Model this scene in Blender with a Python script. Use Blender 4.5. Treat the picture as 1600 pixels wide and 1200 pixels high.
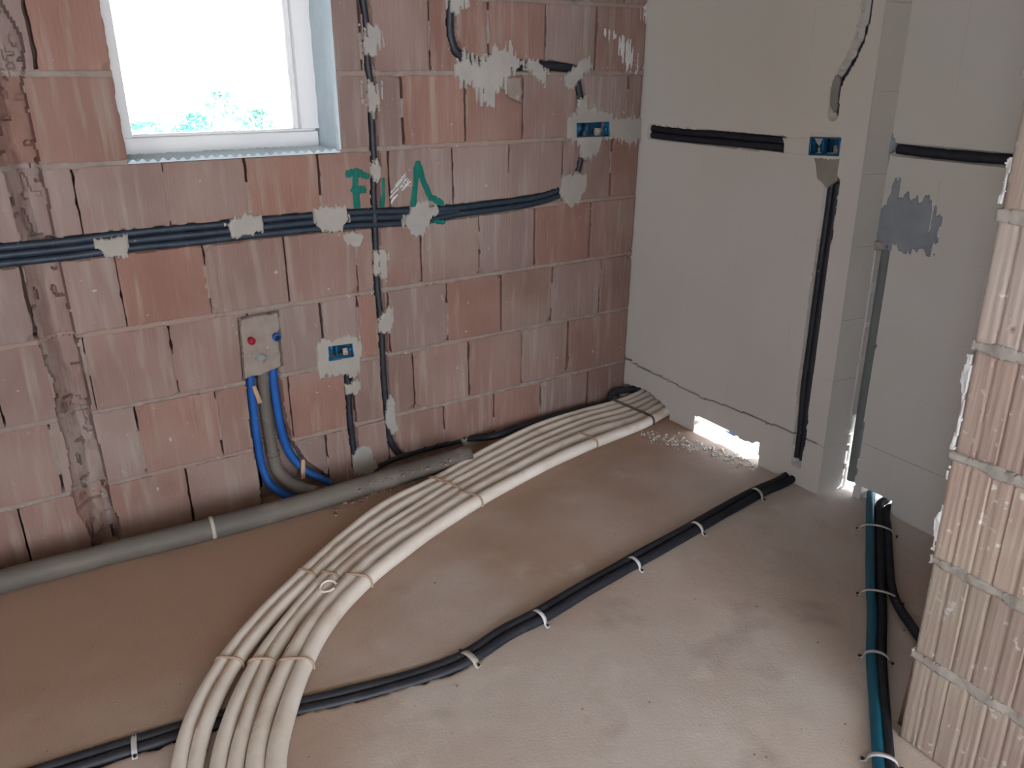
import bpy, math, random
import numpy as np
from mathutils import Matrix, Vector
for o in list(bpy.data.objects): bpy.data.objects.remove(o)
random.seed(7)
SC = bpy.context.scene
COL = SC.collection

# ------------------------------------------------------------------ camera
F_PX = 1234.27
_VX = np.array([2070., -490., F_PX]); _VX /= np.linalg.norm(_VX)
_VZ = -np.array([-18., 3033., F_PX]); _VZ /= np.linalg.norm(_VZ)
_VX = _VX - _VZ*np.dot(_VX, _VZ); _VX /= np.linalg.norm(_VX)
_VY = np.cross(_VZ, _VX)
R = np.stack([_VX, _VY, _VZ])
C = np.array([-2.2953, -2.5935, 1.45])
cam = bpy.data.cameras.new('camera'); co = bpy.data.objects.new('camera', cam); COL.objects.link(co)
cam.sensor_width = 36; cam.lens = F_PX/1600*36; cam.clip_start = .02; cam.clip_end = 300
M = Matrix.Identity(4)
ax = [R @ np.array([1, 0, 0]), R @ np.array([0, -1, 0]), R @ np.array([0, 0, -1])]
for j in range(3):
    for i in range(3): M[i][j] = ax[j][i]
for i in range(3): M[i][3] = C[i]
co.matrix_world = M
SC.camera = co

# ------------------------------------------------------------------ light
SC.view_settings.view_transform = 'Standard'; SC.view_settings.look = 'None'
SC.view_settings.gamma = 1; SC.view_settings.use_curve_mapping = False
SC.view_settings.exposure = 0.13
w = bpy.data.worlds.new('sky'); SC.world = w; w.use_nodes = True
bg = w.node_tree.nodes['Background']
bg.inputs[0].default_value = (.84, .92, 1., 1); bg.inputs[1].default_value = 8
def light(name, kind, loc, target, energy, color, size=None, size_y=None):
    d = bpy.data.lights.new(name, kind); d.energy = energy; d.color = color
    if kind == 'AREA': d.shape = 'RECTANGLE'; d.size = size; d.size_y = size_y
    if kind == 'SUN': d.angle = math.radians(.6)
    o = bpy.data.objects.new(name, d); COL.objects.link(o); o.location = loc
    o.rotation_euler = (Vector(target)-Vector(loc)).to_track_quat('-Z', 'Y').to_euler()
    return o
light('sun', 'SUN', (4.1, -2.9, 3.35), (0, -.6, 0), 15, (1, .96, .9))
light('daylight_through_back_opening', 'AREA', (-2.0, -6.35, 1.35), (-1.2, 0, 1.0), 58, (.97, .97, 1), 2.6, 2.3)
light('side_fill_light', 'AREA', (-4.95, -3.7, 1.35), (0, -1.3, 1.3), 10, (.90, .95, 1), .9, 1.5)  # fill from an unseen side opening, added to brighten the right wall

# ------------------------------------------------------------------ pixel -> plane helpers (survey of the photograph)
def ray(u, v): return R @ np.array([u-800., v-600., F_PX])
def onx(p, x=0.):
    d = ray(*p); return C+d*(x-C[0])/d[0]
def ony(p, y=0.):
    d = ray(*p); return C+d*(y-C[1])/d[1]
def onz(p, z=0.):
    d = ray(*p); return C+d*(z-C[2])/d[2]
KM = .0295
def L(p): q = ony(p); return (q[0], q[2])                                   # left wall: u = x, v = z
def Rm(p): q = onx(p); return (-q[1]/(1-KM*q[2]), q[2])                      # right wall, near part
def Rr(p): q = onx(p, .1); return (-q[1]+.034*q[2], q[2])                    # right wall, set-back part
def mapL(u, v, d): return np.stack([u, d, v], -1)
def mapM(u, v, d): return np.stack([d, -u*(1-KM*v), v], -1)
def mapR(u, v, d): return np.stack([.1+d, -u+.034*v, v], -1)
def mapJ(u, v, d): return np.stack([-.78+d, -u+.038*v, v], -1)

# ------------------------------------------------------------------ noise and distance fields
def _h(i, j, s):
    n = (i.astype(np.int64)*374761393 + j.astype(np.int64)*668265263 + s*1442695041) & 0x7fffffff
    n = ((n ^ (n >> 13))*1274126177) & 0x7fffffff
    n = n ^ (n >> 16)
    return (n & 0xffff)/32767.5-1
def vn(u, v, s=0):
    i = np.floor(u); j = np.floor(v); a = u-i; b = v-j
    a = a*a*(3-2*a); b = b*b*(3-2*b); i = i.astype(np.int64); j = j.astype(np.int64)
    return (_h(i, j, s)*(1-a)+_h(i+1, j, s)*a)*(1-b)+(_h(i, j+1, s)*(1-a)+_h(i+1, j+1, s)*a)*b
def fbm(u, v, s=0, o=3):
    r = 0; k = 1
    for q in range(o): r = r+vn(u*k, v*k, s+q)/k; k *= 2.03
    return r/1.75
def sd_poly(U, V, P):
    P = np.array(P, float); d = np.full(U.shape, 1e9); ins = np.zeros(U.shape, bool); n = len(P)
    for k in range(n):
        a = P[k]; b = P[(k+1) % n]; e = b-a; wx = U-a[0]; wy = V-a[1]
        t = np.clip((wx*e[0]+wy*e[1])/(e@e+1e-12), 0, 1)
        d = np.minimum(d, (wx-e[0]*t)**2+(wy-e[1]*t)**2)
        c = ((a[1] > V) != (b[1] > V)); 
        with np.errstate(divide='ignore', invalid='ignore'):
            xi = a[0]+(V-a[1])*e[0]/(e[1] if abs(e[1]) > 1e-12 else 1e-12)
        ins ^= (c & (U < xi))
    d = np.sqrt(d); return np.where(ins, -d, d)
def sd_path(U, V, P, hw):
    P = np.array(P, float); hw = np.broadcast_to(np.array(hw, float), (len(P),)); d = np.full(U.shape, 1e9)
    for k in range(len(P)-1):
        a = P[k]; e = P[k+1]-a; wx = U-a[0]; wy = V-a[1]
        t = np.clip((wx*e[0]+wy*e[1])/(e@e+1e-12), 0, 1)
        d = np.minimum(d, np.sqrt((wx-e[0]*t)**2+(wy-e[1]*t)**2)-(hw[k]*(1-t)+hw[k+1]*t))
    return d

# ------------------------------------------------------------------ materials
def mat(name, c1, c2=None, scale=6., stretch=(1, 1, 1), rough=.9, bump=.3, bscale=60., bstretch=(1, 1, 1), c3=None, s3=1.5, t3=(.5, .62),
        rnd=0., spec=.2, bdist=.003, c4=None, s4=40., t4=(.62, .7), metallic=0., c5=None, s5=3., st5=(1, 1, 1), t5=(.55, .75), f5=1.):
    m = bpy.data.materials.new(name); m.use_nodes = True; nt = m.node_tree; N = nt.nodes; K = nt.links
    b = N['Principled BSDF']; b.inputs['Roughness'].default_value = rough; b.inputs['Specular IOR Level'].default_value = spec
    b.inputs['Metallic'].default_value = metallic
    g = N.new('ShaderNodeNewGeometry')
    def noise(sc, st, det=5, seed=0):
        mp = N.new('ShaderNodeMapping'); mp.inputs['Scale'].default_value = st; mp.inputs['Location'].default_value = (seed*3.1, seed*1.7, seed*2.3)
        K.new(g.outputs['Position'], mp.inputs['Vector'])
        n = N.new('ShaderNodeTexNoise'); n.inputs['Scale'].default_value = sc; n.inputs['Detail'].default_value = det
        K.new(mp.outputs[0], n.inputs['Vector']); return n.outputs['Fac']
    def mix(fac, a, bcol):
        x = N.new('ShaderNodeMix'); x.data_type = 'RGBA'
        K.new(fac, x.inputs[0])
        for s, val in ((6, a), (7, bcol)):
            if isinstance(val, tuple): x.inputs[s].default_value = (*val, 1)
            else: K.new(val, x.inputs[s])
        return x.outputs[2]
    def ramp(f, lo, hi):
        r = N.new('ShaderNodeMapRange'); r.inputs[1].default_value = lo; r.inputs[2].default_value = hi; K.new(f, r.inputs[0]); return r.outputs[0]
    colr = mix(ramp(noise(scale, stretch), .35, .65), c1, c2 or c1)
    if c3: colr = mix(ramp(noise(s3, (1, 1, 1), 6, 4), *t3), colr, c3)
    if c4: colr = mix(ramp(noise(s4, (1, 1, 1), 4, 9), *t4), colr, c4)
    if c5: colr = mix(ramp(noise(s5, st5, 7, 13), *t5), colr, c5)
    if rnd:
        oi = N.new('ShaderNodeObjectInfo'); hs = N.new('ShaderNodeHueSaturation')
        r = N.new('ShaderNodeMapRange'); r.inputs[3].default_value = 1-rnd; r.inputs[4].default_value = 1+rnd
        K.new(oi.outputs['Random'], r.inputs[0]); K.new(r.outputs[0], hs.inputs['Value'])
        mu = N.new('ShaderNodeMath'); mu.operation = 'MULTIPLY'; mu.inputs[1].default_value = 7.31; K.new(oi.outputs['Random'], mu.inputs[0])
        fr = N.new('ShaderNodeMath'); fr.operation = 'FRACT'; K.new(mu.outputs[0], fr.inputs[0])
        r2 = N.new('ShaderNodeMapRange'); r2.inputs[3].default_value = .75; r2.inputs[4].default_value = 1.2
        K.new(fr.outputs[0], r2.inputs[0]); K.new(r2.outputs[0], hs.inputs['Saturation'])
        K.new(colr, hs.inputs['Color']); colr = hs.outputs[0]
    K.new(colr, b.inputs['Base Color'])
    if bump:
        bp = N.new('ShaderNodeBump'); bp.inputs['Strength'].default_value = bump; bp.inputs['Distance'].default_value = bdist
        K.new(noise(bscale, bstretch, 4, 2), bp.inputs['Height']); K.new(bp.outputs[0], b.inputs['Normal'])
    return m
MB = {
 'brick': mat('terracotta', (.215, .131, .111), (.265, .168, .145), 4, (1, 1, .6), c3=(.27, .20, .175), s3=2.6, t3=(.50, .75), rnd=.07, bump=.65, bscale=17, bstretch=(9, 1, .3), c4=(.42, .36, .33), s4=34, t4=(.70, .76), bdist=.004, c5=(.30, .235, .205), s5=7, st5=(5, 1, .5), t5=(.52, .74)),
 'raw': mat('raw_terracotta', (.26, .17, .145), (.31, .215, .18), 20, bump=.6, bscale=70),
 'mortar': mat('mortar', (.225, .18, .16), (.28, .23, .205), 22, c3=(.28, .20, .17), s3=3, bump=.6, bscale=80, c4=(.40, .365, .335), s4=45, t4=(.68, .74)),
 'plaster': mat('patching_plaster', (.35, .32, .295), (.31, .285, .265), 14, bump=.4, bscale=70, rnd=.05),
 'plaster2': mat('damp_plaster', (.29, .275, .25), (.25, .235, .215), 10, bump=.3, bscale=60, rnd=.05),
 'bluegrey': mat('blue_grey_plaster', (.235, .265, .30), (.30, .33, .36), 10, bump=.3, bscale=60),
 'lime': mat('right_wall_skim', (.60, .585, .575), (.63, .615, .605), 2.2, c3=(.60, .575, .51), s3=1.1, t3=(.42, .68), bump=.18, bscale=26, c4=(.29, .27, .26), s4=16, t4=(.76, .80)),
 'limejoint': mat('wall_joint', (.565, .55, .54), (.595, .58, .57), 8, bump=.4),
 'floor': mat('concrete_screed', (.51, .44, .405), (.57, .52, .49), 3.0, c3=(.49, .375, .32), s3=1.3, t3=(.46, .68), bump=.45, bscale=150, c4=(.60, .55, .51), s4=8, t4=(.62, .78), bdist=.003, spec=.08, c5=(.40, .33, .30), s5=5, t5=(.58, .76)),
 'white': mat('white_foam_sleeve', (.70, .63, .57), (.78, .72, .67), 9, rough=.6, bump=.25, bscale=40, c3=(.60, .49, .42), s3=7, t3=(.58, .72), spec=.3),
 'black': mat('black_plastic', (.015, .017, .026), (.026, .029, .040), 22, rough=.5, bump=.1, spec=.4, c4=(.20, .19, .2), s4=60, t4=(.71, .78)),
 'navy': mat('navy_plastic', (.014, .024, .040), (.024, .036, .055), 30, rough=.5, bump=.1, spec=.4, c4=(.25, .26, .3), s4=75, t4=(.68, .76)),
 'teal': mat('teal_plastic', (.004, .095, .17), (.006, .12, .20), 8, rough=.45, bump=.1, spec=.4),
 'blue': mat('blue_sleeve', (.01, .075, .30), (.014, .10, .36), 9, rough=.55, bump=.15, spec=.3, c4=(.25, .25, .3), s4=50, t4=(.7, .76)),
 'boxblue': mat('blue_box_plastic', (.005, .085, .20), (.01, .14, .27), 40, rough=.4, bump=.1, spec=.4, c4=(.35, .38, .4), s4=70, t4=(.66, .7)),
 'grey': mat('grey_pipe', (.11, .098, .088), (.145, .128, .112), 6, rough=.6, bump=.15, c3=(.25, .20, .17), s3=7, t3=(.56, .72), spec=.3),
 'greengrey': mat('green_grey_pipe', (.15, .175, .175), (.19, .21, .205), 9, rough=.6, bump=.2),
 'tie': mat('brown_tie', (.36, .25, .19), (.42, .30, .23), 20, bump=.2),
 'strap': mat('pale_strap', (.50, .50, .52), (.58, .57, .57), 15, rough=.6, bump=.15),
 'tanstrap': mat('dusty_strap', (.40, .37, .33), (.46, .42, .38), 15, bump=.2),
 'nail': mat('nail', (.03, .03, .035), rough=.5, bump=0, metallic=.6),
 'wood': mat('wood', (.55, .38, .27), (.47, .31, .21), 12, (1, 1, .2), bump=.3),
 'frame': mat('window_frame_paint', (.72, .71, .72), (.76, .75, .76), 5, rough=.5, bump=.05, spec=.3),
 'reveal': mat('glare_tinted_render', (.50, .59, .65), (.58, .66, .71), 8, bump=.9, bscale=45, bdist=.006),  # bluish window glare put into the base colour of the render
 'green': mat('green_marker_paint', (.004, .105, .085), (.006, .14, .11), 30, (1, 1, .3), rough=.6, bump=.2),
 'ceil': mat('ceiling_plaster', (.55, .49, .37), (.60, .53, .40), 2, bump=.2),
 'sand': mat('pale_gravel', (.62, .60, .57), (.78, .76, .72), 30, bump=.9, bscale=40, bdist=.01),
 'leaf': mat('leaf', (.09, .27, .21), (.14, .36, .28), 6, bump=0, rnd=.2),
 'red': mat('red_plug', (.28, .015, .03), (.33, .02, .04), 20, rough=.4, bump=0),
 'cap': mat('grey_cap', (.20, .21, .21), (.24, .24, .24), 20, rough=.5, bump=0),
 'jamb': mat('pink_block', (.31, .235, .21), (.355, .275, .245), 4, (1, 1, .7), c3=(.37, .315, .27), s3=2.8, t3=(.45, .65), rnd=.13, bump=.4, bscale=20, bstretch=(1, 7, .4), c4=(.55, .52, .50), s4=38, t4=(.64, .72)),
 'smear': mat('white_mortar_smear', (.56, .56, .57), (.46, .45, .44), 20, bump=.6),
}
# brick dust trodden into the screed near the brick wall
nt = MB['floor'].node_tree; N = nt.nodes; K = nt.links; bs = N['Principled BSDF']; src = bs.inputs['Base Color'].links[0].from_socket
g = N.new('ShaderNodeNewGeometry'); sx = N.new('ShaderNodeSeparateXYZ'); K.new(g.outputs['Position'], sx.inputs[0])
nz = N.new('ShaderNodeTexNoise'); nz.inputs['Scale'].default_value = 2.2; nz.inputs['Detail'].default_value = 7; K.new(g.outputs['Position'], nz.inputs['Vector'])
ma_ = N.new('ShaderNodeMath'); ma_.operation = 'MULTIPLY_ADD'; ma_.inputs[1].default_value = 1.1; K.new(nz.outputs[0], ma_.inputs[0]); K.new(sx.outputs[1], ma_.inputs[2])
mx_ = N.new('ShaderNodeMath'); mx_.operation = 'MULTIPLY_ADD'; mx_.inputs[1].default_value = -.22; K.new(sx.outputs[0], mx_.inputs[0]); K.new(ma_.outputs[0], mx_.inputs[2])
mr = N.new('ShaderNodeMapRange'); mr.inputs[1].default_value = -.42; mr.inputs[2].default_value = .42; mr.interpolation_type = 'SMOOTHSTEP'; K.new(mx_.outputs[0], mr.inputs[0])
mxx = N.new('ShaderNodeMix'); mxx.data_type = 'RGBA'; K.new(mr.outputs[0], mxx.inputs[0]); K.new(src, mxx.inputs[6]); mxx.inputs[7].default_value = (.375, .245, .185, 1); K.new(mxx.outputs[2], bs.inputs['Base Color'])
gm = bpy.data.materials.new('window_glass'); gm.use_nodes = True
_n = gm.node_tree; _n.nodes.remove(_n.nodes['Principled BSDF'])
_t = _n.nodes.new('ShaderNodeBsdfTransparent'); _t.inputs[0].default_value = (.97, .99, .98, 1)
_g = _n.nodes.new('ShaderNodeBsdfGlossy'); _g.inputs['Roughness'].default_value = .02
_f = _n.nodes.new('ShaderNodeFresnel'); _f.inputs[0].default_value = 1.45; _x = _n.nodes.new('ShaderNodeMixShader')
_n.links.new(_f.outputs[0], _x.inputs[0]); _n.links.new(_t.outputs[0], _x.inputs[1]); _n.links.new(_g.outputs[0], _x.inputs[2])
_n.links.new(_x.outputs[0], _n.nodes['Material Output'].inputs[0])

# ------------------------------------------------------------------ mesh builders
def link(name, me, m, parent=None, smooth=False):
    o = bpy.data.objects.new(name, me); COL.objects.link(o)
    if m is not None and not me.materials: me.materials.append(m)
    if smooth: me.polygons.foreach_set('use_smooth', np.ones(len(me.polygons), bool))
    if parent is not None: o.parent = parent
    return o
def npmesh(name, V, Q):
    me = bpy.data.meshes.new(name); V = np.asarray(V, np.float32); Q = np.asarray(Q, np.int32)
    me.vertices.add(len(V)); me.vertices.foreach_set('co', V.ravel())
    n = Q.shape[1]
    me.loops.add(Q.size); me.loops.foreach_set('vertex_index', Q.ravel())
    me.polygons.add(len(Q)); me.polygons.foreach_set('loop_start', np.arange(len(Q), dtype=np.int32)*n)
    me.update(calc_edges=True); me.validate(); return me
class Acc:
    def __init__(s): s.V = []; s.Q = []; s.n = 0
    def add(s, V, Q): V = np.asarray(V, float); s.V.append(V); s.Q.append(np.asarray(Q)+s.n); s.n += len(V)
    def box(s, a, b, rot=None, cen=None):
        x0, y0, z0 = a; x1, y1, z1 = b
        V = np.array([[x, y, z] for x in (x0, x1) for y in (y0, y1) for z in (z0, z1)], float)
        if rot is not None: V = (V) @ np.array(rot).T + np.array(cen)
        s.add(V, [[0, 1, 3, 2], [4, 6, 7, 5], [0, 4, 5, 1], [2, 3, 7, 6], [0, 2, 6, 4], [1, 5, 7, 3]])
    def build(s, name, m, parent=None, smooth=False): return link(name, npmesh(name, np.concatenate(s.V), np.concatenate(s.Q)), m, parent, smooth)
def relief(name, mapf, u0, u1, v0, v1, cell, depth, m, parent=None, mask=None, thick=.05, back=False, smooth=True, acc=None, warp=None, sdf=None):
    nu = max(2, int(math.ceil((u1-u0)/cell))+1); nv = max(2, int(math.ceil((v1-v0)/cell))+1)
    U, V = np.meshgrid(np.linspace(u0, u1, nu), np.linspace(v0, v1, nv), indexing='ij')
    if warp is not None: U, V = warp(U, V)
    if sdf is not None:
        Sd = sdf(U, V); ok = Sd < 0
        if mask is not None: ok &= mask(U, V)
        hu = (u1-u0)/(nu-1); hv = (v1-v0)/(nv-1); gu, gv = np.gradient(Sd, hu, hv); g2 = gu*gu+gv*gv+1e-3
        Pk = np.pad(ok, 1); inner = Pk[:-2, 1:-1] & Pk[2:, 1:-1] & Pk[1:-1, :-2] & Pk[1:-1, 2:]
        mv = ok & ~inner; k = np.where(mv, -Sd/g2, 0); h = max(hu, hv)*.9
        okk = ok; U = U+np.clip(k*gu, -h, h); V = V+np.clip(k*gv, -h, h)
    D = depth(U, V) if callable(depth) else np.full(U.shape, depth)
    ok = okk if sdf is not None else (np.ones(U.shape, bool) if mask is None else mask(U, V))
    Q = ok[:-1, :-1] & ok[1:, :-1] & ok[:-1, 1:] & ok[1:, 1:]
    if not Q.any(): return None
    Fv = mapf(U, V, D).reshape(-1, 3); Bv = mapf(U, V, np.full(U.shape, thick)).reshape(-1, 3)
    idx = np.arange(nu*nv).reshape(nu, nv); n = nu*nv
    a, b, c, d = idx[:-1, :-1], idx[1:, :-1], idx[1:, 1:], idx[:-1, 1:]
    quads = [np.stack([a[Q], b[Q], c[Q], d[Q]], -1)]
    P = np.pad(Q, 1)
    for (e0, e1, nb) in ((a, b, P[1:-1, :-2]), (b, c, P[2:, 1:-1]), (c, d, P[1:-1, 2:]), (d, a, P[:-2, 1:-1])):
        s = Q & ~nb
        quads.append(np.stack([e1[s], e0[s], e0[s]+n, e1[s]+n], -1))
    if back: quads.append(np.stack([d[Q], c[Q], b[Q], a[Q]], -1)+n)
    quads = np.concatenate(quads); allv = np.concatenate([Fv, Bv])
    q0 = allv[quads[0]]; nrm = np.cross(q0[1]-q0[0], q0[3]-q0[0])
    want = mapf(np.array(u0), np.array(v0), np.array(0.))-mapf(np.array(u0), np.array(v0), np.array(1.))
    if nrm @ want < 0: quads = quads[:, ::-1]
    used, inv = np.unique(quads, return_inverse=True)
    quads = inv.reshape(quads.shape); allv = allv[used]
    if acc is not None: acc.add(allv, quads); return None
    me = npmesh(name, allv, quads)
    o = link(name, me, m, parent, smooth)
    if smooth:
        try: me.set_sharp_from_angle(angle=math.radians(50))
        except Exception: pass
    return o
def catmull(P, step):
    P = [np.array(p, float) for p in P]; P = [2*P[0]-P[1]]+P+[2*P[-1]-P[-2]]; out = []
    for k in range(1, len(P)-2):
        p0, p1, p2, p3 = P[k-1:k+3]
        t01 = max(np.linalg.norm(p1-p0), 1e-5)**.5; t12 = max(np.linalg.norm(p2-p1), 1e-5)**.5; t23 = max(np.linalg.norm(p3-p2), 1e-5)**.5
        m1 = (p2-p1+t12*((p1-p0)/t01-(p2-p0)/(t01+t12))); m2 = (p2-p1+t12*((p3-p2)/t23-(p3-p1)/(t12+t23)))
        n = max(4, int(np.linalg.norm(p2-p1)/.008))
        for t in np.linspace(0, 1, n, endpoint=False):
            out.append((2*t**3-3*t*t+1)*p1+(t**3-2*t*t+t)*m1+(-2*t**3+3*t*t)*p2+(t**3-t*t)*m2)
    out.append(P[-2]); out = np.array(out)
    s = np.concatenate([[0], np.cumsum(np.linalg.norm(np.diff(out, axis=0), axis=1))])
    n = max(3, int(s[-1]/step)+1); t = np.linspace(0, s[-1], n)
    return np.stack([np.interp(t, s, out[:, i]) for i in range(3)], -1), t
def tube_vq(path, rad, sides=12, up=(0, 0, 1), flat=1.):
    P = np.asarray(path); n = len(P); T = np.gradient(P, axis=0); T /= np.linalg.norm(T, axis=1)[:, None]
    N = np.zeros_like(P); v = np.array(up, float)
    for i in range(n):
        v = v-T[i]*(v@T[i]); l = np.linalg.norm(v)
        if l < 1e-4: v = np.cross(T[i], [1, 0, 0]); l = np.linalg.norm(v)
        v = v/l; N[i] = v
    B = np.cross(T, N); a = np.linspace(0, 2*math.pi, sides, endpoint=False); rad = np.broadcast_to(rad, (n,))
    V = P[:, None]+rad[:, None, None]*(np.cos(a)[None, :, None]*N[:, None]*flat+np.sin(a)[None, :, None]*B[:, None])
    V = V.reshape(-1, 3); i = np.arange(n-1)[:, None]*sides; j = np.arange(sides)[None]; k = (j+1) % sides
    Q = np.stack([i+j, i+k, i+sides+k, i+sides+j], -1).reshape(-1, 4)
    c = len(V); V = np.concatenate([V, P[:1], P[-1:]])
    h = np.arange(0, sides, 2)
    cap0 = np.stack([np.full(len(h), c), (h+2) % sides, (h+1) % sides, h], -1); b = (n-1)*sides
    cap1 = np.stack([np.full(len(h), c+1), b+h, b+(h+1) % sides, b+(h+2) % sides], -1)
    return V, np.concatenate([Q, cap0, cap1])
def tube(name, pts, r, m, parent=None, corr=0., pitch=.0045, sides=12, step=.012, wob=0., seed=0):
    path, s = catmull(pts, pitch/2 if corr else step)
    rad = np.full(len(path), r)
    if corr: rad = np.where(np.arange(len(path)) % 2 == 0, r, r*(1-corr))
    if wob: path = path+np.stack([vn(s*6, s*0+k*5.5, seed+k) for k in range(3)], -1)*wob; rad = rad*(1+.04*vn(s*9, s*0, seed+9))
    V, Q = tube_vq(path, rad, sides)
    return link(name, npmesh(name, V, Q), m, parent, smooth=True)
def tag(o, label, cat, group=None):
    o['label'] = label; o['category'] = cat
    if group: o['group'] = group
    return o
def struct(o): o['kind'] = 'structure'; return o
def empty(name, loc, label, cat, group=None):
    o = bpy.data.objects.new(name, None); COL.objects.link(o); o.location = loc; o.empty_display_size = .05
    bpy.context.view_layer.update()
    return tag(o, label, cat, group)
def under(o, root):
    o.parent = root; o.matrix_parent_inverse = Matrix.Translation(-Vector(root.location)); return o

# ================================================================== LEFT WALL
# chases: (sd function, depth)
ch = []
def chpath(px, hw, dep, conv=L): 
    P = [conv(p) for p in px]; A = np.array(P); h = np.max(hw)+.02
    return dict(f=lambda U, V: sd_path(U, V, P, hw), d=dep, bb=(A[:, 0].min()-h, A[:, 0].max()+h, A[:, 1].min()-h, A[:, 1].max()+h))
def chpoly(px, dep, conv=L, pts=None):
    P = pts or [conv(p) for p in px]; A = np.array(P)
    return dict(f=lambda U, V: sd_poly(U, V, P), d=dep, bb=(A[:, 0].min()-.02, A[:, 0].max()+.02, A[:, 1].min()-.02, A[:, 1].max()+.02))
H1 = [(-120, 415), (0, 401), (100, 391), (200, 378), (320, 366), (430, 354), (550, 343), (650, 338), (720, 330), (800, 320), (850, 311), (893, 295)]
V1 = [(566, -60), (570, 0), (574, 30), (577, 95), (582, 130), (583, 170), (585, 215), (587, 260), (586, 300), (588, 340), (590, 400), (592, 450), (597, 500), (600, 545), (603, 600), (607, 650), (612, 690), (628, 715)]
V2 = [(543, 570), (545, 590), (547, 620), (549, 655), (553, 690), (557, 725)]
R1 = [(712, -50), (708, -10), (706, 30), (707, 55), (714, 78), (735, 96), (770, 102), (820, 103), (870, 103), (900, 110), (907, 135), (912, 165), (922, 195)]
R2 = [(918, 205), (912, 240), (908, 262), (898, 285), (880, 300)]
B1 = [(578, 739), (630, 717), (680, 703), (728, 692), (765, 687), (800, 676), (850, 661), (900, 647), (960, 632)]
ch.append(chpath(H1, [.036]*7+[.034, .027, .026, .025, .022], .034))
ch.append(chpath(V1, .0165, .034)); ch.append(chpath(V2, .0165, .034)); ch.append(chpath(R1, .0195, .034)); ch.append(chpath(R2, .018, .034))
ch.append(chpath(B1, .023, .036))
PL = [(384, 590), (391, 660), (399, 715), (408, 770), (412, 800), (470, 795), (525, 765), (512, 742), (480, 722), (460, 695), (447, 655), (438, 585), (436, 570), (390, 575)]
ch.append(chpoly(PL, .062))
plate = [(372, 497), (400, 490), (436, 485), (440, 530), (444, 575), (412, 588), (379, 597), (376, 550)]
ch.append(chpoly(plate, .02))
boxes = {'a': [(512, 541), (550, 536), (553, 557), (514, 563)], 'b': [(900, 192), (951, 190), (952, 213), (900, 215)]}
for k in boxes: ch.append(chpoly(boxes[k], .05))
ch.append(chpoly([(787, 118), (815, 120), (820, 145), (815, 162), (795, 155), (786, 138)], .012))
GX0, GX1 = -2.268, -2.178
def depthL(U, V, extra=0.):
    D = np.zeros(U.shape)+extra
    u0, u1, v0, v1 = U.min(), U.max(), V.min(), V.max()
    jag = None
    for c in ch:
        b = c['bb']
        if b[0] > u1 or b[1] < u0 or b[2] > v1 or b[3] < v0: continue
        if jag is None: jag = fbm(U*55, V*55, 3)*.0035
        s = c['f'](U, V)+jag
        D = np.maximum(D, np.where(s < 0, c['d']*np.clip(-s/.005, .25, 1), D))
    if u0 < GX1+.04 and u1 > GX0-.05:      # rough broken channel down the wall
        e0 = GX0-.004+fbm(V*9, V*0+2, 11)*.018; e1 = GX1+np.minimum(0, fbm(V*7, V*0+8, 12))*.008+np.maximum(0, fbm(V*4, V*0+5, 17)-.25)*.08
        ins = (U > e0) & (U < e1)
        t = np.clip((U-e0)/.05, 0, 1)
        g = .014+.046*t+fbm(U*22, V*16, 21)*.014+np.where(vn(U*60+V*9, V*22, 25) > .62, .022, 0)+np.where(vn(U*26, V*60, 27) > .72, .02, 0)
        D = np.where(ins, np.maximum(D, np.clip(g, .004, .07)), D)
    return D
wall_left = Acc()
X0, X1, ZT = -4.6, .02, 2.6
wy0, wy1 = .078, .25
WX0, WX1, WZ0, WZ1 = -1.955, -1.305, 1.175, 2.10
wall_left.box((X0, wy0, -.12), (WX0, wy1, ZT)); wall_left.box((WX1, wy0, -.12), (X1+.1, wy1, ZT))
wall_left.box((WX0, wy0, -.12), (WX1, wy1, WZ0-.012)); wall_left.box((WX0, wy0, WZ1), (WX1, wy1, ZT))
WL = struct(wall_left.build('wall_left', MB['raw']))
joints = {0: [-2.432, -2.19, -1.939, -1.69, -1.445, -1.197, -.949, -.712, -.473, -.215],
 1: [-2.302, -2.059, -1.811, -1.561, -1.32, -1.073, -.83, -.576, -.334],
 2: [-2.409, -2.164, -1.92, -1.67, -1.42, -1.285, -1.165, -.922, -.678, -.429, -.175],
 3: [-2.28, -2.035, -1.781, -1.525, -1.275, -1.023, -.776, -.518, -.24],
 4: [-2.35, -2.105, -1.864, -1.622, -1.385, -1.135, -.886, -.641, -.39, -.143],
 5: [-2.28, -1.955, -1.305, -1.073, -.828, -.583, -.33, -.075],
 6: [-2.39, -2.137, -1.955, -1.305, -1.21, -.964, -.728, -.488, -.25],
 7: [-2.25, -1.955, -1.305, -1.09, -.85, -.60, -.35, -.12], 8: [-2.40, -2.15, -1.955, -1.305, -1.20, -.96, -.71, -.46, -.22]}
rowz = [-.0625]+[.175+.25*k for k in range(9)]+[2.425, 2.6]
rowz = [-.0625, .175, .43, .68, .927, 1.175, 1.415, 1.655, 1.905, 2.155, 2.405, 2.6]
for r in (9, 10): joints[r] = [-2.35+.25*k+(.12 if r % 2 else 0) for k in range(10)]
bar_mesh = None
mort = [Acc() for _ in range(12)]
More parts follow.
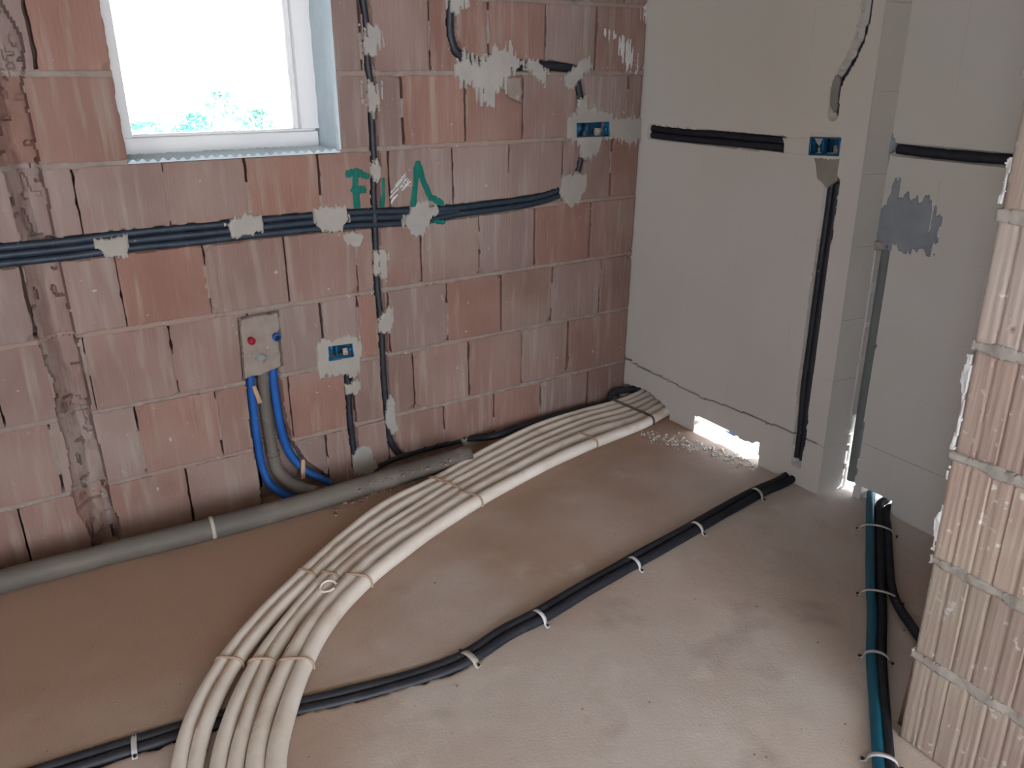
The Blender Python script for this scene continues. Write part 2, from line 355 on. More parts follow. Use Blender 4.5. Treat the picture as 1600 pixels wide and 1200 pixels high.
for r in range(11):
    z0, z1 = rowz[r]+.006, rowz[r+1]-.006
    xs = sorted(joints[r]); first = xs[0]
    while first > X0+.25: first -= .25; xs.insert(0, first)
    if 0-xs[-1] > .02: xs.append(0.0)
    fz = z1 if r < 10 else z1+.006
    for a, b in zip(xs, xs[1:]):
        if a >= -1.96 and b <= -1.30 and z0 > 1.1 and z0 < 2.05: continue     # window opening
        if b-a < .03: continue
        fine = (b > -2.66 and z0 < 1.75)
        ga, gb = random.uniform(.001, .0045), random.uniform(.001, .0045)
        if abs(a+1.305) < .001 and 1.1 < z0 < 2.05: ga = -.001
        if abs(b+1.955) < .001 and 1.1 < z0 < 2.05: gb = -.001
        off = random.uniform(-.0015, .0025); tx, tz = random.uniform(-.012, .012), random.uniform(-.012, .012)
        if fine:
            sd = random.randint(0, 9999); xa, xb = a+ga, b-gb
            chip = [(random.choice((xa, xb)), random.choice((z0, z1)), random.uniform(.008, .03)) if random.random() < .5 else None for _ in range(2)]
            def wp_(U, V, xa=xa, xb=xb, z0=z0, z1=z1, sd=sd):
                a = (U-xa)/(xb-xa); b = (V-z0)/(z1-z0); o_ = U*0
                l = np.maximum(0, fbm(V*28, o_+1, sd))*.006; rr = np.maximum(0, fbm(V*28, o_+5, sd))*.006
                lo = np.maximum(0, fbm(U*28, o_+9, sd)+.1)*.003; hi = np.maximum(0, fbm(U*28, o_+13, sd)+.1)*.003
                return U+l*(1-a)**5-rr*a**5, V+lo*(1-b)**5-hi*b**5
            def dp(U, V, xa=xa, xb=xb, z0=z0, z1=z1, off=off, tx=tx, tz=tz, sd=sd, chip=chip):
                D = depthL(U, V, 0)
                b_ = off+tx*(U-xa)+tz*(V-z0)*.5+fbm(U*10, V*8, sd)*.0012+np.sin(U*2*math.pi/.0125+sd)*.0004+vn(U*110, V*3, sd+1)*.0004
                e = np.minimum(np.minimum(U-xa, xb-U), np.minimum(V-z0, z1-V))
                b_ = b_+.003*np.clip(1-e/.006, 0, 1)
                for c in chip:
                    if c: q = np.hypot(U-c[0], V-c[1])+fbm(U*60, V*60, sd)*.006; b_ = b_+np.clip((c[2]-q)/.008, 0, 1)*.009
                return np.where(D > .0005, np.maximum(D, b_), b_)
            relief('brick', mapL, xa, xb, z0, z1, .0046, dp, MB['brick'], WL, None, thick=.08, warp=wp_)
        else:
            bx = Acc(); bx.box((a+ga, off, z0), (b-gb, .08, z1)); bx.build('brick', MB['brick'], WL)
        # mortar that fills some of the upright joints
        if fine and random.random() < .6 and b < -.02 and not (1.1 < z0 < 2.05 and (abs(b+1.955) < .01 or abs(b+1.305) < .01)):
            h0 = random.uniform(z0, (z0+z1)/2); h1 = random.uniform(h0+.05, z1)
            s2 = random.randint(0, 999)
            relief('', mapL, b-.011, b+.011, h0, min(h1, z1+.005), .0045, lambda U, V, s2=s2: np.maximum(depthL(U, V, 0), .004+fbm(U*60, V*50, s2)*.005), None, acc=mort[r], thick=.079)
    # bed joint above this course
    if r < 10:
        zb = rowz[r+1]; s2 = r*31
        segs = [(-4.6, 0.)] if not (1.1 < zb < 2.1) else [(-4.6, WX0), (WX1, 0.)]
        for (sa, sb) in segs:
            cell = .005
            def md(U, V, s2=s2): 
                b_ = .0035+fbm(U*14, V*14, s2)*.004+fbm(U*60, V*80, s2+5)*.0035; D = depthL(U, V, 0); return np.where(D > .0005, np.maximum(D, b_), b_)
            for c0 in np.arange(sa, sb, .6):
                relief('', mapL, c0, min(c0+.6, sb), zb-.0125+.0, zb+.0125, cell, md, None, acc=mort[r], thick=.079,
                       sdf=lambda U, V, zb=zb, s2=s2: np.abs(V-zb)-(.0092+fbm(U*30, U*0, s2)*.003))
    if mort[r].n: mort[r].build('mortar_joint', MB['mortar'], WL)
lint = Acc(); lint.box((WX0-.1, -.001, 2.106), (WX1+.1, .08, 2.15)); 
# plaster patches
def patch(px, m, parent, conv=L, mapf=mapL, thick=.004, amp=.010, streak=.012, cell=.0032, seed=None, name='plaster_patch', base=.002, pts=None, thr=0.):
    P = pts or [conv(p) for p in px]; A = np.array(P); s = random.randint(0, 9999) if seed is None else seed
    g = .02+streak*1.5
    def sdf(U, V): return sd_poly(U, V, P)+fbm(U*26, V*26, s)*amp+vn(U*210, V*8, s+3)*streak*.95+vn(U*90, V*14, s+4)*streak*.6+thr
    def dep(U, V):
        q = sdf(U, V); return base-(thick+base)*np.clip(-q/.006+.25, 0, 1)+fbm(U*20, V*20, s+7)*.0016
    return relief(name, mapf, A[:, 0].min()-g, A[:, 0].max()+g, A[:, 1].min()-g, A[:, 1].max()+g, cell, dep, m, parent, sdf=sdf, thick=.012)
LP = [
 ([(145, 372), (200, 366), (203, 383), (195, 403), (165, 405), (150, 392)], .008),
 ([(345, 348), (372, 337), (405, 332), (414, 350), (408, 366), (365, 372), (355, 360)], .012),
 ([(493, 328), (510, 318), (540, 320), (546, 343), (535, 360), (505, 366), (495, 355)], .012),
 ([(532, 366), (548, 358), (568, 368), (565, 388), (552, 388), (535, 378)], .006),
 ([(578, 256), (590, 248), (602, 258), (600, 280), (587, 286), (576, 272)], .008),
 ([(635, 335), (650, 315), (665, 312), (690, 330), (670, 350), (660, 370), (648, 370), (632, 350)], .012),
 ([(568, 42), (580, 30), (592, 38), (600, 70), (585, 92), (572, 88), (566, 65)], .022),
 ([(566, 132), (580, 128), (592, 132), (596, 160), (585, 182), (572, 165)], .022),
 ([(695, -30), (735, -30), (730, 10), (715, 25), (700, 10)], .014),
 ([(710, 102), (725, 85), (745, 92), (755, 85), (780, 68), (800, 76), (815, 90), (822, 102), (800, 115), (785, 142), (775, 165), (760, 174), (748, 160), (745, 140), (725, 132), (712, 115)], .030),
 ([(824, 88), (840, 92), (856, 110), (850, 135), (838, 122), (826, 108)], .016),
 ([(876, 122), (890, 110), (905, 94), (922, 92), (926, 105), (912, 120), (900, 137), (885, 132)], .012),
 ([(878, 274), (900, 266), (915, 273), (917, 288), (905, 322), (890, 326), (876, 310), (874, 296)], .010),
 ([(585, 393), (606, 391), (611, 405), (610, 425), (600, 442), (585, 425)], .012),
 ([(590, 505), (602, 480), (613, 475), (617, 500), (608, 522), (592, 518)], .010),
 ([(540, 602), (560, 590), (567, 605), (558, 622), (541, 615)], .008),
 ([(608, 610), (618, 618), (621, 650), (622, 672), (610, 680), (602, 660), (602, 630)], .006),
 ([(548, 712), (560, 700), (570, 695), (582, 705), (590, 730), (578, 742), (550, 744)], .008),
 ([(722, 688), (765, 676), (768, 688), (755, 700), (730, 710)], .004),
]
for px, st in LP: patch(px, MB['plaster'], WL, streak=st)
def patch_hole(px, hole, m, parent, conv=L, mapf=mapL, seed=5, streak=.012, thick=.004, base=.002):
    P = [conv(p) for p in px]; H = [conv(p) for p in hole]; A = np.array(P); g = .03
    def sdf(U, V): return sd_poly(U, V, P)+fbm(U*26, V*26, seed)*.008+vn(U*210, V*8, seed+3)*streak*.95
    def mk(U, V): return np.maximum(sdf(U, V), -sd_poly(U, V, H))
    def dep(U, V): return base-(thick+base)*np.clip(-sdf(U, V)/.006+.25, 0, 1)+fbm(U*20, V*20, seed+7)*.0014
    return relief('plaster_patch', mapf, A[:, 0].min()-g, A[:, 0].max()+g, A[:, 1].min()-g, A[:, 1].max()+g, .003, dep, m, parent, sdf=mk, thick=.012)
patch_hole([(490, 542), (500, 532), (530, 526), (560, 520), (566, 540), (565, 555), (560, 590), (540, 585), (500, 590), (492, 575)], boxes['a'], MB['plaster'], WL, seed=15)
patch_hole([(903, 152), (915, 150), (920, 165), (930, 170), (955, 172), (962, 184), (1012, 180), (1012, 215), (985, 228), (960, 218), (940, 222), (935, 240), (920, 252), (905, 240), (900, 225), (884, 216), (888, 185), (900, 175)], boxes['b'], MB['plaster'], WL, seed=35, streak=.018)
patch([(787, 120), (813, 121), (818, 145), (813, 160), (796, 153), (788, 138)], MB['mortar'], WL, streak=0, amp=.004, thick=-.004, base=.009)
pl = patch([(374, 499), (400, 492), (434, 487), (438, 530), (442, 573), (412, 585), (381, 594), (378, 550)], MB['mortar'], WL, streak=.002, amp=.006, thick=.003, base=.015)
for px in ([(950, 50), (975, 40), (995, 80), (1003, 112), (990, 113), (965, 85)], [(1000, 15), (1012, 12), (1012, 30), (1003, 32)]):
    patch(px, MB['smear'], WL, streak=.045, amp=.012, thick=.0012, base=.002, thr=.012, cell=.0026)

# plaster brushed off diagonally between the two letters
sm = Acc(); rs_ = np.random.RandomState(3)
for k in range(16):
    t = rs_.rand(); a = (604+30*t+rs_.randn()*3, 318-36*t+rs_.randn()*5); l = 12+26*rs_.rand(); b = (a[0]+l*.75, a[1]-l*.85); mp2 = ((a[0]+b[0])/2+rs_.randn()*2, (a[1]+b[1])/2)
    P = [L(a), L(mp2), L(b)]; A = np.array(P); w_ = .0012+.0028*rs_.rand()**2; g = .012
    relief('', mapL, A[:, 0].min()-g, A[:, 0].max()+g, A[:, 1].min()-g, A[:, 1].max()+g, .0022, lambda U, V, k=k: -.0025-.0001*k+0*U, None, acc=sm, sdf=lambda U, V, P=P, w_=w_, k=k: sd_path(U, V, P, [w_, w_*1.3, w_*.3])+vn(U*160, V*160, k)*.0012, thick=.003)
sm.build('plaster_smear', MB['smear'], WL)
# painted letters
def stroke(px, w, m=MB['green'], name='painted_letter', nstr=5):
    P = [L(p) for p in px]; A = np.array(P); s = random.randint(0, 999); g = w+.01
    f = lambda U, V: sd_path(U, V, P, w)+vn(U*220, V*12, s)*.003
    return relief(name, mapL, A[:, 0].min()-g, A[:, 0].max()+g, A[:, 1].min()-g, A[:, 1].max()+g, .0025, lambda U, V: -.0032+0*U, m, WL, lambda U, V: f(U, V) < 0, thick=.003)
def glyph(name, strokes):
    acc = Acc()
    for px, w in strokes:
        P = [L(p) for p in px]; A = np.array(P); s = random.randint(0, 999); g = w+.01
        f = lambda U, V, P=P, w=w, s=s: sd_path(U, V, P, w)+vn(U*220, V*12, s)*.003
        q_ = len(acc.V)*.0003
        relief('', mapL, A[:, 0].min()-g, A[:, 0].max()+g, A[:, 1].min()-g, A[:, 1].max()+g, .0025, lambda U, V, q_=q_: -.0034-q_+0*U, None, acc=acc, sdf=lambda U, V, f=f: f(U, V), thick=.003)
    return acc.build(name, MB['green'], WL)
glyph('painted_letter', [([(543, 272), (556, 268), (572, 275)], .0125), ([(554, 272), (554, 292), (557, 322)], .0115), ([(552, 297), (567, 296)], .0125)])['label'] = 'green painted letter F'
glyph('painted_letter', [([(652, 256), (649, 285), (645, 318)], .0115), ([(653, 256), (661, 285), (672, 308), (690, 317)], .0115), ([(598, 280), (597, 322)], .006), ([(680, 346), (692, 347)], .008)])['label'] = 'green painted letter A, smeared'

# ---------------------------------------------------------------- right wall (near part, then the part set back)
levels = [-.06, .19, .44, .655, .90, 1.13, 1.375, 1.62, 1.87, 2.12, 2.6]
chM = [chpath([(1016, 206), (1060, 211), (1140, 218), (1224, 226)], .026, .038, Rm),
       chpath([(1300, 286), (1293, 340), (1285, 395), (1276, 460), (1267, 530), (1256, 610), (1250, 680), (1244, 722)], [.026]*6+[.024, .020], .048, Rm),
       chpath([(1362, -60), (1356, 0), (1352, 30), (1342, 65), (1328, 95), (1312, 120), (1304, 145), (1302, 178)], .018, .030, Rm),
       chpoly([(1268, 215), (1313, 216), (1311, 243), (1265, 241)], .05, Rm)]
PW = .10
holesM = [[Rm(p) for p in [(1086, 650), (1100, 655), (1130, 670), (1160, 688), (1176, 693), (1181, 690), (1185, 693), (1184, 728), (1083, 690)]],
          [(-.02, .06), (.06, .07), (.10, .075), (.17, .076), (.25, .058), (.305, .035), (.31, -.02), (-.02, -.02)]]
def crack(U, V):   # hairline crack over the lowest course
    c = .19+fbm(U*12, U*0, 77)*.006-.02*np.clip((U-.05)/.3, 0, 1)+.022*np.clip((U-.5)/.4, 0, 1)
    return c
def depthM(U, V, extra=0.):
    D = fbm(U*3, V*3, 91)*.0012+fbm(U*13, V*13, 92)*.0004+extra
    jag = fbm(U*60, V*60, 4)*.002
    for c in chM:
        s = c['f'](U, V)+jag; D = np.maximum(D, np.where(s < 0, c['d']*np.clip(-s/.004, .3, 1), D))
    return D
def maskM(U, V):
    k = np.ones(U.shape, bool)
    for i, h in enumerate(holesM):
        k &= (sd_poly(U, V, h)+fbm(U*50, V*50, 8)*.003 > 0) | (V < -.002)
    return k
wr = Acc()
relief('', mapM, -.085, 1.085, -.06, 2.6, .009, lambda U, V: np.maximum(depthM(U, V, .001), np.where(np.abs(V-crack(U, V)+.004) < .012, .022, 0)), None, acc=wr, mask=maskM, thick=PW, back=True)
slotc = (1.112, 1.161)
chR = [chpath([(1398, 233), (1440, 238), (1500, 244), (1570, 250), (1640, 257)], .017, .04, Rr), chpoly(None, .034, pts=[(1.112, .05), (1.158, .05), (1.158, .92), (1.112, .92)])]
def depthR(U, V, extra=0.):
    D = fbm(U*3, V*3, 61)*.0012+extra; jag = fbm(U*60, V*60, 14)*.002
    for c in chR:
        s = c['f'](U, V)+jag; D = np.maximum(D, np.where(s < 0, c['d']*np.clip(-s/.004, .3, 1), D))
    return D
def maskR(U, V):
    e = fbm(V*30, V*0, 3)*.006
    slot = (U > slotc[0]+e*.6) & (U < slotc[1]+e) & (V < .30+e*3)
    h2 = sd_poly(U, V, [(1.19, .05), (1.305, .05), (1.305, -.02), (1.19, -.02)]) < 0
    return ~((slot | h2) & (V > -.002))
wr2 = Acc()
relief('', mapR, 1.06, 1.85, -.06, 2.6, .009, lambda U, V: np.maximum(depthR(U, V, .001), np.where(np.abs(V-.216) < .009, .02, 0)), None, acc=wr, mask=maskR, thick=PW, back=True)
wr.box((.102, -6.6, -.06), (.22, -1.84, 2.6))
WR = struct(wr.build('wall_right', MB['limejoint'], smooth=False))
def vjoints(r): 
    base = {1: [.135, .62], 2: [.36, .88], 3: [.12, .60], 4: [.37, .86], 5: [.60], 6: [.33, .83], 0: [.52]}
    return base.get(r, [.12+.25*(r % 2), .62+.25*(r % 2)])
for r in range(len(levels)-1):
    z0, z1 = levels[r], levels[r+1]
    xs = [-.001]+vjoints(r)+[1.085]
    for a, b in zip(xs, xs[1:]):
        def mk(U, V, r=r, z0=z0, z1=z1, a=a, b=b):
            k = maskM(U, V)
            if r == 0: k &= V < crack(U, V)-.0006-.0075*np.clip(1-U/.32, 0, 1)
            if r == 1: k &= V > crack(U, V)+.0004
            return k
        relief('wall_block', mapM, a+(.0002 if a > 0 else 0), b-(.0002 if b < 1.08 else 0), (z0+.0002 if r != 1 else .168), (z1-.0002 if r != 0 else .205), .0055 if z0 < 1.65 else .02,
               lambda U, V: depthM(U, V), MB['lime'], WR, mk, thick=.06)
    xs = [1.105]+[1.105+q for q in ((.36,) if r % 2 else (.18, .60))]+[1.85]
    for a, b in zip(xs, xs[1:]):
        z0_, z1_ = (z0+.0003 if r != 1 else .2167), (z1-.0003 if r != 0 else .2153)
        relief('wall_block', mapR, a, b-.0004, z0_, z1_, .006 if z0 < 1.65 else .02, lambda U, V: depthR(U, V), MB['lime'], WR, maskR, thick=.06)
rt = Acc()    # return face between the two planes
for r in range(len(levels)-1):
    rt = Acc(); z0, z1 = levels[r]+.0005, levels[r+1]-.0005
    def mp(u, v, d): 
        return np.stack([.002+u*.11, -(1.085+.022*u)*(1-KM*v)+d, v], -1)
    relief('wall_block', mp, 0, 1, z0, z1, .02, lambda U, V: fbm(U*3, V*9, 51)*.0008, MB['lime'], WR, None, thick=.03, back=True)
patch_hole([(1222, 214), (1262, 212), (1268, 206), (1313, 208), (1320, 250), (1300, 252), (1224, 240)], [(1268, 215), (1313, 216), (1311, 243), (1265, 241)], MB['lime'], WR, conv=Rm, mapf=mapM, streak=.004, thick=.002)
patch([(1271, 245), (1314, 246), (1309, 283), (1292, 294), (1277, 280)], MB['plaster2'], WR, conv=Rm, mapf=mapM, streak=0, amp=.004, thick=.0015)
patch([(1352, -50), (1364, -50), (1348, 0), (1345, 25), (1335, 60), (1321, 90), (1308, 112), (1304, 122), (1299, 114), (1306, 108), (1320, 80), (1333, 50), (1341, 20), (1344, -10)], MB['lime'], WR, conv=Rm, mapf=mapM, streak=0, amp=.003, thick=-.002, base=.006)
patch([(1301, 115), (1312, 120), (1308, 150), (1306, 172), (1301, 178), (1295, 165), (1297, 138)], MB['plaster2'], WR, conv=Rm, mapf=mapM, streak=0, amp=.003, thick=-.001, base=.006)
patch([(1378, 215), (1384, 204), (1397, 203), (1399, 228), (1392, 240), (1390, 258), (1381, 272), (1374, 265), (1372, 240)], MB['bluegrey'], WR, conv=Rr, mapf=mapR, streak=.006, amp=.006, thick=.004)
patch([(1370, 330), (1392, 305), (1403, 284), (1408, 305), (1435, 312), (1455, 306), (1468, 340), (1463, 365), (1458, 398), (1425, 392), (1380, 386), (1367, 372)], MB['bluegrey'], WR, conv=Rr, mapf=mapR, streak=.020, amp=.010, thick=.004)
patch([(1366, 374), (1382, 378), (1385, 392), (1366, 391)], MB['plaster'], WR, conv=Rr, mapf=mapR, streak=0, amp=.004, thick=.008)

# ---------------------------------------------------------------- partition with the block end face
ZJ = [0, .236, .478, .722, .955, 1.20, 1.44, 1.68, 1.92, 2.16, 2.40, 2.6]
pc = Acc(); pc.box((-.742, -2.165, 0), (.10, -1.885, 2.6)); 
WP = struct(pc.build('wall_front', MB['raw']))
for r in range(11):
    z0, z1 = ZJ[r]+.007, ZJ[r+1]-.006
    if r == 0: z0 = .001
    w0 = 1.905+random.uniform(-.004, .004); w1 = w0+.275+random.uniform(-.003, .003); s = 400+r*7; dx = random.uniform(-.004, .004)
    def dp(U, V, w0=w0, w1=w1, z0=z0, z1=z1, s=s, dx=dx):
        g = np.abs((((U-w0)/.0415+.5) % 1)-.5)*.0415; g2 = np.abs((((U-w0)/.0138+.5) % 1)-.5)*.0138
        ribs = np.clip((.0034-g)/.0026, 0, 1)*.0030+np.clip((.0032-g2)/.003, 0, 1)*.0006+vn(U*150, V*3, s)*.0006+vn(U*60, V*2, s+1)*.0008
        e = np.minimum(np.minimum(U-w0, w1-U), np.minimum(V-z0, z1-V))
        return dx+ribs+fbm(U*9, V*7, s+2)*.0015+.004*np.clip(1-e/.008, 0, 1)+np.where(fbm(U*30, V*24, s+5) > .8, .004, 0)
    def mk(U, V, w0=w0, w1=w1, z0=z0, z1=z1, s=s):
        e = np.minimum(np.minimum(U-w0, w1-U), np.minimum(V-z0, z1-V)); return e > .007*np.maximum(0, fbm(U*32, V*20, s))-1e-6
    def wj(U, V, w0=w0, w1=w1, z0=z0, z1=z1, s=s):
        a = (U-w0)/(w1-w0); b = (V-z0)/(z1-z0); o_ = U*0
        return U+(np.maximum(0, fbm(V*30, o_+1, s))*.006)*(1-a)**5-(np.maximum(0, fbm(V*30, o_+5, s))*.006)*a**5, V+(np.maximum(0, fbm(U*30, o_+9, s))*.004)*(1-b)**5-(np.maximum(0, fbm(U*30, o_+13, s))*.004)*b**5
    relief('brick', mapJ, w0, w1, z0, z1, .0036, dp, MB['jamb'], WP, None, thick=.04, back=True, warp=wj)
    x = -.738; 
    for q in range(4):
        ln = (.20 if (r % 2 and q == 0) else .245); x1 = min(x+ln, .1)
        if x1-x < .03: break
        bx = Acc(); bx.box((x+.003, -(w1)+.038*(z0+z1)/2, z0), (x1-.003, -(w0)+.038*(z0+z1)/2, z1)); bx.build('brick', MB['jamb'], WP); x = x1
    if r < 10:
        zb = ZJ[r+1]
        ma = Acc()
        relief('', mapJ, 1.905-.004, 1.905+.277, zb-.018, zb+.018, .0035, lambda U, V, s=s: -.001+fbm(U*26, V*26, s+9)*.007, None, acc=ma, sdf=lambda U, V, zb=zb, s=s: np.abs(V-zb)-(.011+fbm(U*25, U*0, s)*.006), thick=.04, back=True)
        ma.build('mortar_joint', MB['plaster'], WP, smooth=True)
# mortar squeezed out along the upright edge
for (za, zb_) in ((.50, .70), (.735, .935), (1.22, 1.30)):
    s = int(za*1000)
    relief('mortar_smear', mapJ, 1.893, 1.912, za, zb_, .003, lambda U, V, s=s: -.001+fbm(U*60, V*40, s)*.005, MB['smear'], WP,
           lambda U, V, s=s, za=za, zb_=zb_: (U > 1.906-.012*np.clip(fbm(V*16, V*0, s)*1.6, 0, 1)) & (U < 1.910+fbm(V*40, V*0, s+1)*.004), thick=.03, back=True)

# ---------------------------------------------------------------- floor, ceiling, other walls, ground outside
WP0 = [onz(p, .012) for p in [(80, 1200), (210, 1155), (340, 1118), (470, 1093), (600, 1062), (690, 1036), (735, 1020), (790, 988)]]
grv = [(-4.5, -.93)]+[(p[0], p[1]) for p in WP0]
def dF(U, V):
    D = fbm(U*2.5, V*2.5, 201)*.003+fbm(U*16, V*16, 202)*.0012+np.where(fbm(U*55, V*55, 207) > .75, -.0015, 0)
    s = sd_path(U, V, grv, [.034]*(len(grv)-2)+[.026, .008])+fbm(U*38, V*38, 203)*.010
    D = np.where(s < 0, .020*np.clip(-s/.01, .2, 1), D)
    reb = np.clip((V+.13)/.05, 0, 1)*np.clip((-.55-U)/.3, 0, 1)*.055
    return np.maximum(D, D+reb*(1+fbm(U*20, V*20, 205)*.3))
mapF = lambda u, v, d: np.stack([u, v, -d], -1)
fa = Acc()
relief('', mapF, -2.75, 0.13, -2.35, .078, .0085, dF, None, acc=fa, thick=.1)
relief('', mapF, -4.6, -2.75, -2.35, .078, .03, dF, None, acc=fa, thick=.1)
relief('', mapF, -4.6, .13, -6.4, -2.35, .06, lambda U, V: fbm(U*2.5, V*2.5, 201)*.003, None, acc=fa, thick=.1)
FL = struct(fa.build('floor', MB['floor'], smooth=True))
ca = Acc(); ca.box((-4.8, -6.6, 2.6), (.3, .25, 2.8)); struct(ca.build('ceiling', MB['ceil']))
wb = Acc()
wb.box((-4.6, -6.5, 0), (-3.6, -6.4, 2.6)); wb.box((-.8, -6.5, 0), (.1, -6.4, 2.6)); wb.box((-3.6, -6.5, 2.5), (-.8, -6.4, 2.6)); wb.box((-3.6, -6.5, 0), (-.8, -6.4, .15))
struct(wb.build('wall_back', MB['lime']))
ws = Acc(); ws.box((-4.8, -6.5, 0), (-4.7, -4.2, 2.6)); ws.box((-4.8, -3.2, 0), (-4.7, .25, 2.6)); ws.box((-4.8, -4.2, 0), (-4.7, -3.2, .5)); ws.box((-4.8, -4.2, 2.2), (-4.7, -3.2, 2.6))  # opening out of view, placed and sized for the side fill
struct(ws.build('wall_side', MB['brick']))
ga_ = Acc()
relief('', lambda u, v, d: np.stack([u, v, -.012-d], -1), .131, 1.6, -2.2, .6, .014, lambda U, V: fbm(U*14, V*14, 301)*.007, None, acc=ga_, thick=.1)
ga_.add([(1.6, -2.2, -.02), (40, -2.2, -.02), (40, .6, -.02), (1.6, .6, -.02), (.3, -40, -.03), (40, -40, -.03), (40, -2.2, -.03), (.3, -2.2, -.03), (.3, .6, -.03), (40, .6, -.03), (40, 60, -.03), (.3, 60, -.03),
         (-40, .26, -.03), (.3, .26, -.03), (.3, 60, -.03), (-40, 60, -.03)], [[0, 1, 2, 3], [4, 5, 6, 7], [8, 9, 10, 11], [12, 13, 14, 15]])
GR = struct(ga_.build('ground', MB['sand']))

# ---------------------------------------------------------------- window
fr = Acc(); fy0, fy1 = .165, .235
WIN = bpy.data.objects.new('window_1', None); COL.objects.link(WIN); WIN.location = (-1.63, .2, 1.17); struct(WIN); bpy.context.view_layer.update()
lx, rx = -1.908, -1.39
def part(name, boxes_, m, root):
    a = Acc(); [a.box(*b) for b in boxes_]; o = a.build(name, m)
    bev = o.modifiers.new('bevel', 'BEVEL'); bev.width = .0025; bev.segments = 2
    return under(o, root)
part('bottom_rail', [((-1.957, fy0, 1.168), (-1.318, fy1, 1.228)), ((-1.957, fy0+.02, 1.228), (-1.318, fy1, 1.236))], MB['frame'], WIN)
part('side_rail', [((-1.99, fy0, 1.228), (lx, fy1, 2.12))], MB['frame'], WIN)
part('side_rail', [((-1.375, fy0, 1.2365), (-1.306, fy1, 2.12)), ((rx, fy0+.025, 1.2365), (-1.375, fy1, 2.12))], MB['frame'], WIN)
part('top_rail', [((lx, fy0, 2.03), (rx, fy1, 2.12))], MB['frame'], WIN)
part('pane', [((lx, .208, 1.236), (rx, .212, 2.03))], gm, WIN)
mapRev = lambda u, v, d: np.stack([-1.305+d, u, v], -1)
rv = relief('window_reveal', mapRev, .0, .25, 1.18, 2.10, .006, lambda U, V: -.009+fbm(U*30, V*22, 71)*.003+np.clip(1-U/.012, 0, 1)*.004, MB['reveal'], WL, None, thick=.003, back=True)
mapSill = lambda u, v, d: np.stack([u, v, 1.178-d], -1)
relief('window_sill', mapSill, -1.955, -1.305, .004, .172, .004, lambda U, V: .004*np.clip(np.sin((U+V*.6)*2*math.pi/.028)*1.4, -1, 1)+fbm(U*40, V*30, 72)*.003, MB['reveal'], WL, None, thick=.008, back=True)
# shrubs outside the window
def shrub(x, y, h, wdt, label, seed):
    rs = np.random.RandomState(seed); g = Acc(); st = Acc(); n = 200
    root = empty('shrub', (x, y, -.03), label, 'shrub', None)
    for k in range(n):
        a = rs.rand()*6.283; t = rs.rand()**.7; rr = wdt*(.25+.75*math.sin(math.pi*min(t*.9+.1, 1)))*rs.rand()**.5
        c = np.array([x+rr*math.cos(a), y+rr*math.sin(a), -.03+h*(.12+.88*t)]); s = .04+.05*rs.rand()
        d1 = rs.randn(3); d1 /= np.linalg.norm(d1); d2 = np.cross(d1, rs.randn(3)); d2 /= np.linalg.norm(d2)
        g.add([c-d1*s, c-d2*s*.4, c+d1*s, c+d2*s*.4], [[0, 1, 2, 3]])
    for k in range(5):
        a = k*1.25; p, _ = catmull([(x, y, -.03), (x+.2*wdt*math.cos(a), y+.2*wdt*math.sin(a), h*.4), (x+.6*wdt*math.cos(a), y+.6*wdt*math.sin(a), h*.85)], .1)
        st.add(*tube_vq(p, .012, 6))
    f = g.build('foliage', MB['leaf']); f['kind'] = 'stuff'; under(f, root); under(st.build('stem', MB['wood']), root)
def out(px, d):   # a point on the ground outside seen through the window at range d
    r = ray(*px); r = r/np.linalg.norm(r[:2]); return C+r*d
for px, d, h, wdt, lab, sd_ in [((350, 190), 15, 1.0, .5, 'green shrub outside the window, tallest, in the middle of the opening', 1), ((405, 190), 14, .75, .3, 'slim green shrub outside the window, nearest the right frame', 2), ((305, 195), 16, .6, .4, 'low sparse shrub outside the window, left of the tallest one', 3), ((225, 200), 17, .4, .7, 'low wide weeds outside the window beside the left frame', 4)]:
    q = out(px, d); shrub(q[0], q[1], h, wdt, lab, sd_)

# ================================================================== THINGS
# -- conduits chased into the brick wall
def wl(px, dz=0., y=.015, rep=None):
    out_ = []
    for p in px:
        q = ony(p); out_.append((q[0], y, q[2]+dz))
    return out_
g1 = 'corrugated conduits in the long horizontal chase'
CR = dict(corr=.13, pitch=.0046)
top_ = wl(H1, .0225, .016); top_ = top_[:7]+[(top_[7][0], .016, top_[7][2]-.004)]+[(p[0], p[1], p[2]-.0115) for p in top_[8:]]
tag(tube('corrugated_conduit', top_, .0122, MB['navy'], wob=.0012, seed=1, **CR), 'dark blue-black corrugated conduit, uppermost in the long horizontal chase of the brick wall', 'conduit', g1)
tag(tube('corrugated_conduit', wl(H1[:9], -.0005, .018), .0122, MB['navy'], wob=.0012, seed=5, **CR), 'dark blue-black corrugated conduit, middle one in the long horizontal chase of the brick wall', 'conduit', g1)
low = wl(H1, -.0235, .015); low = low[:8]+[(p[0], p[1], p[2]+.0115) for p in low[8:]]
tag(tube('corrugated_conduit', low, .0122, MB['navy'], wob=.0012, seed=9, **CR), 'dark blue-black corrugated conduit, lowest in the long horizontal chase of the brick wall', 'conduit', g1)
tag(tube('corrugated_conduit', wl(V1, 0, .018), .0125, MB['black'], wob=.001, seed=12, **CR), 'black conduit in the tall vertical chase right of the window and green F', 'conduit')
tag(tube('corrugated_conduit', wl(V2, 0, .018), .0125, MB['black'], **CR), 'short black conduit dropping below the lower blue socket box', 'conduit')
tag(tube('corrugated_conduit', wl(R1, 0, .018), .0165, MB['black'], **CR), 'black conduit curving under plaster patches to the top of the upper blue box', 'conduit')
tag(tube('corrugated_conduit', wl(R2, 0, .018), .0155, MB['black'], **CR), 'short black conduit below the upper blue box down to the long horizontal chase', 'conduit')
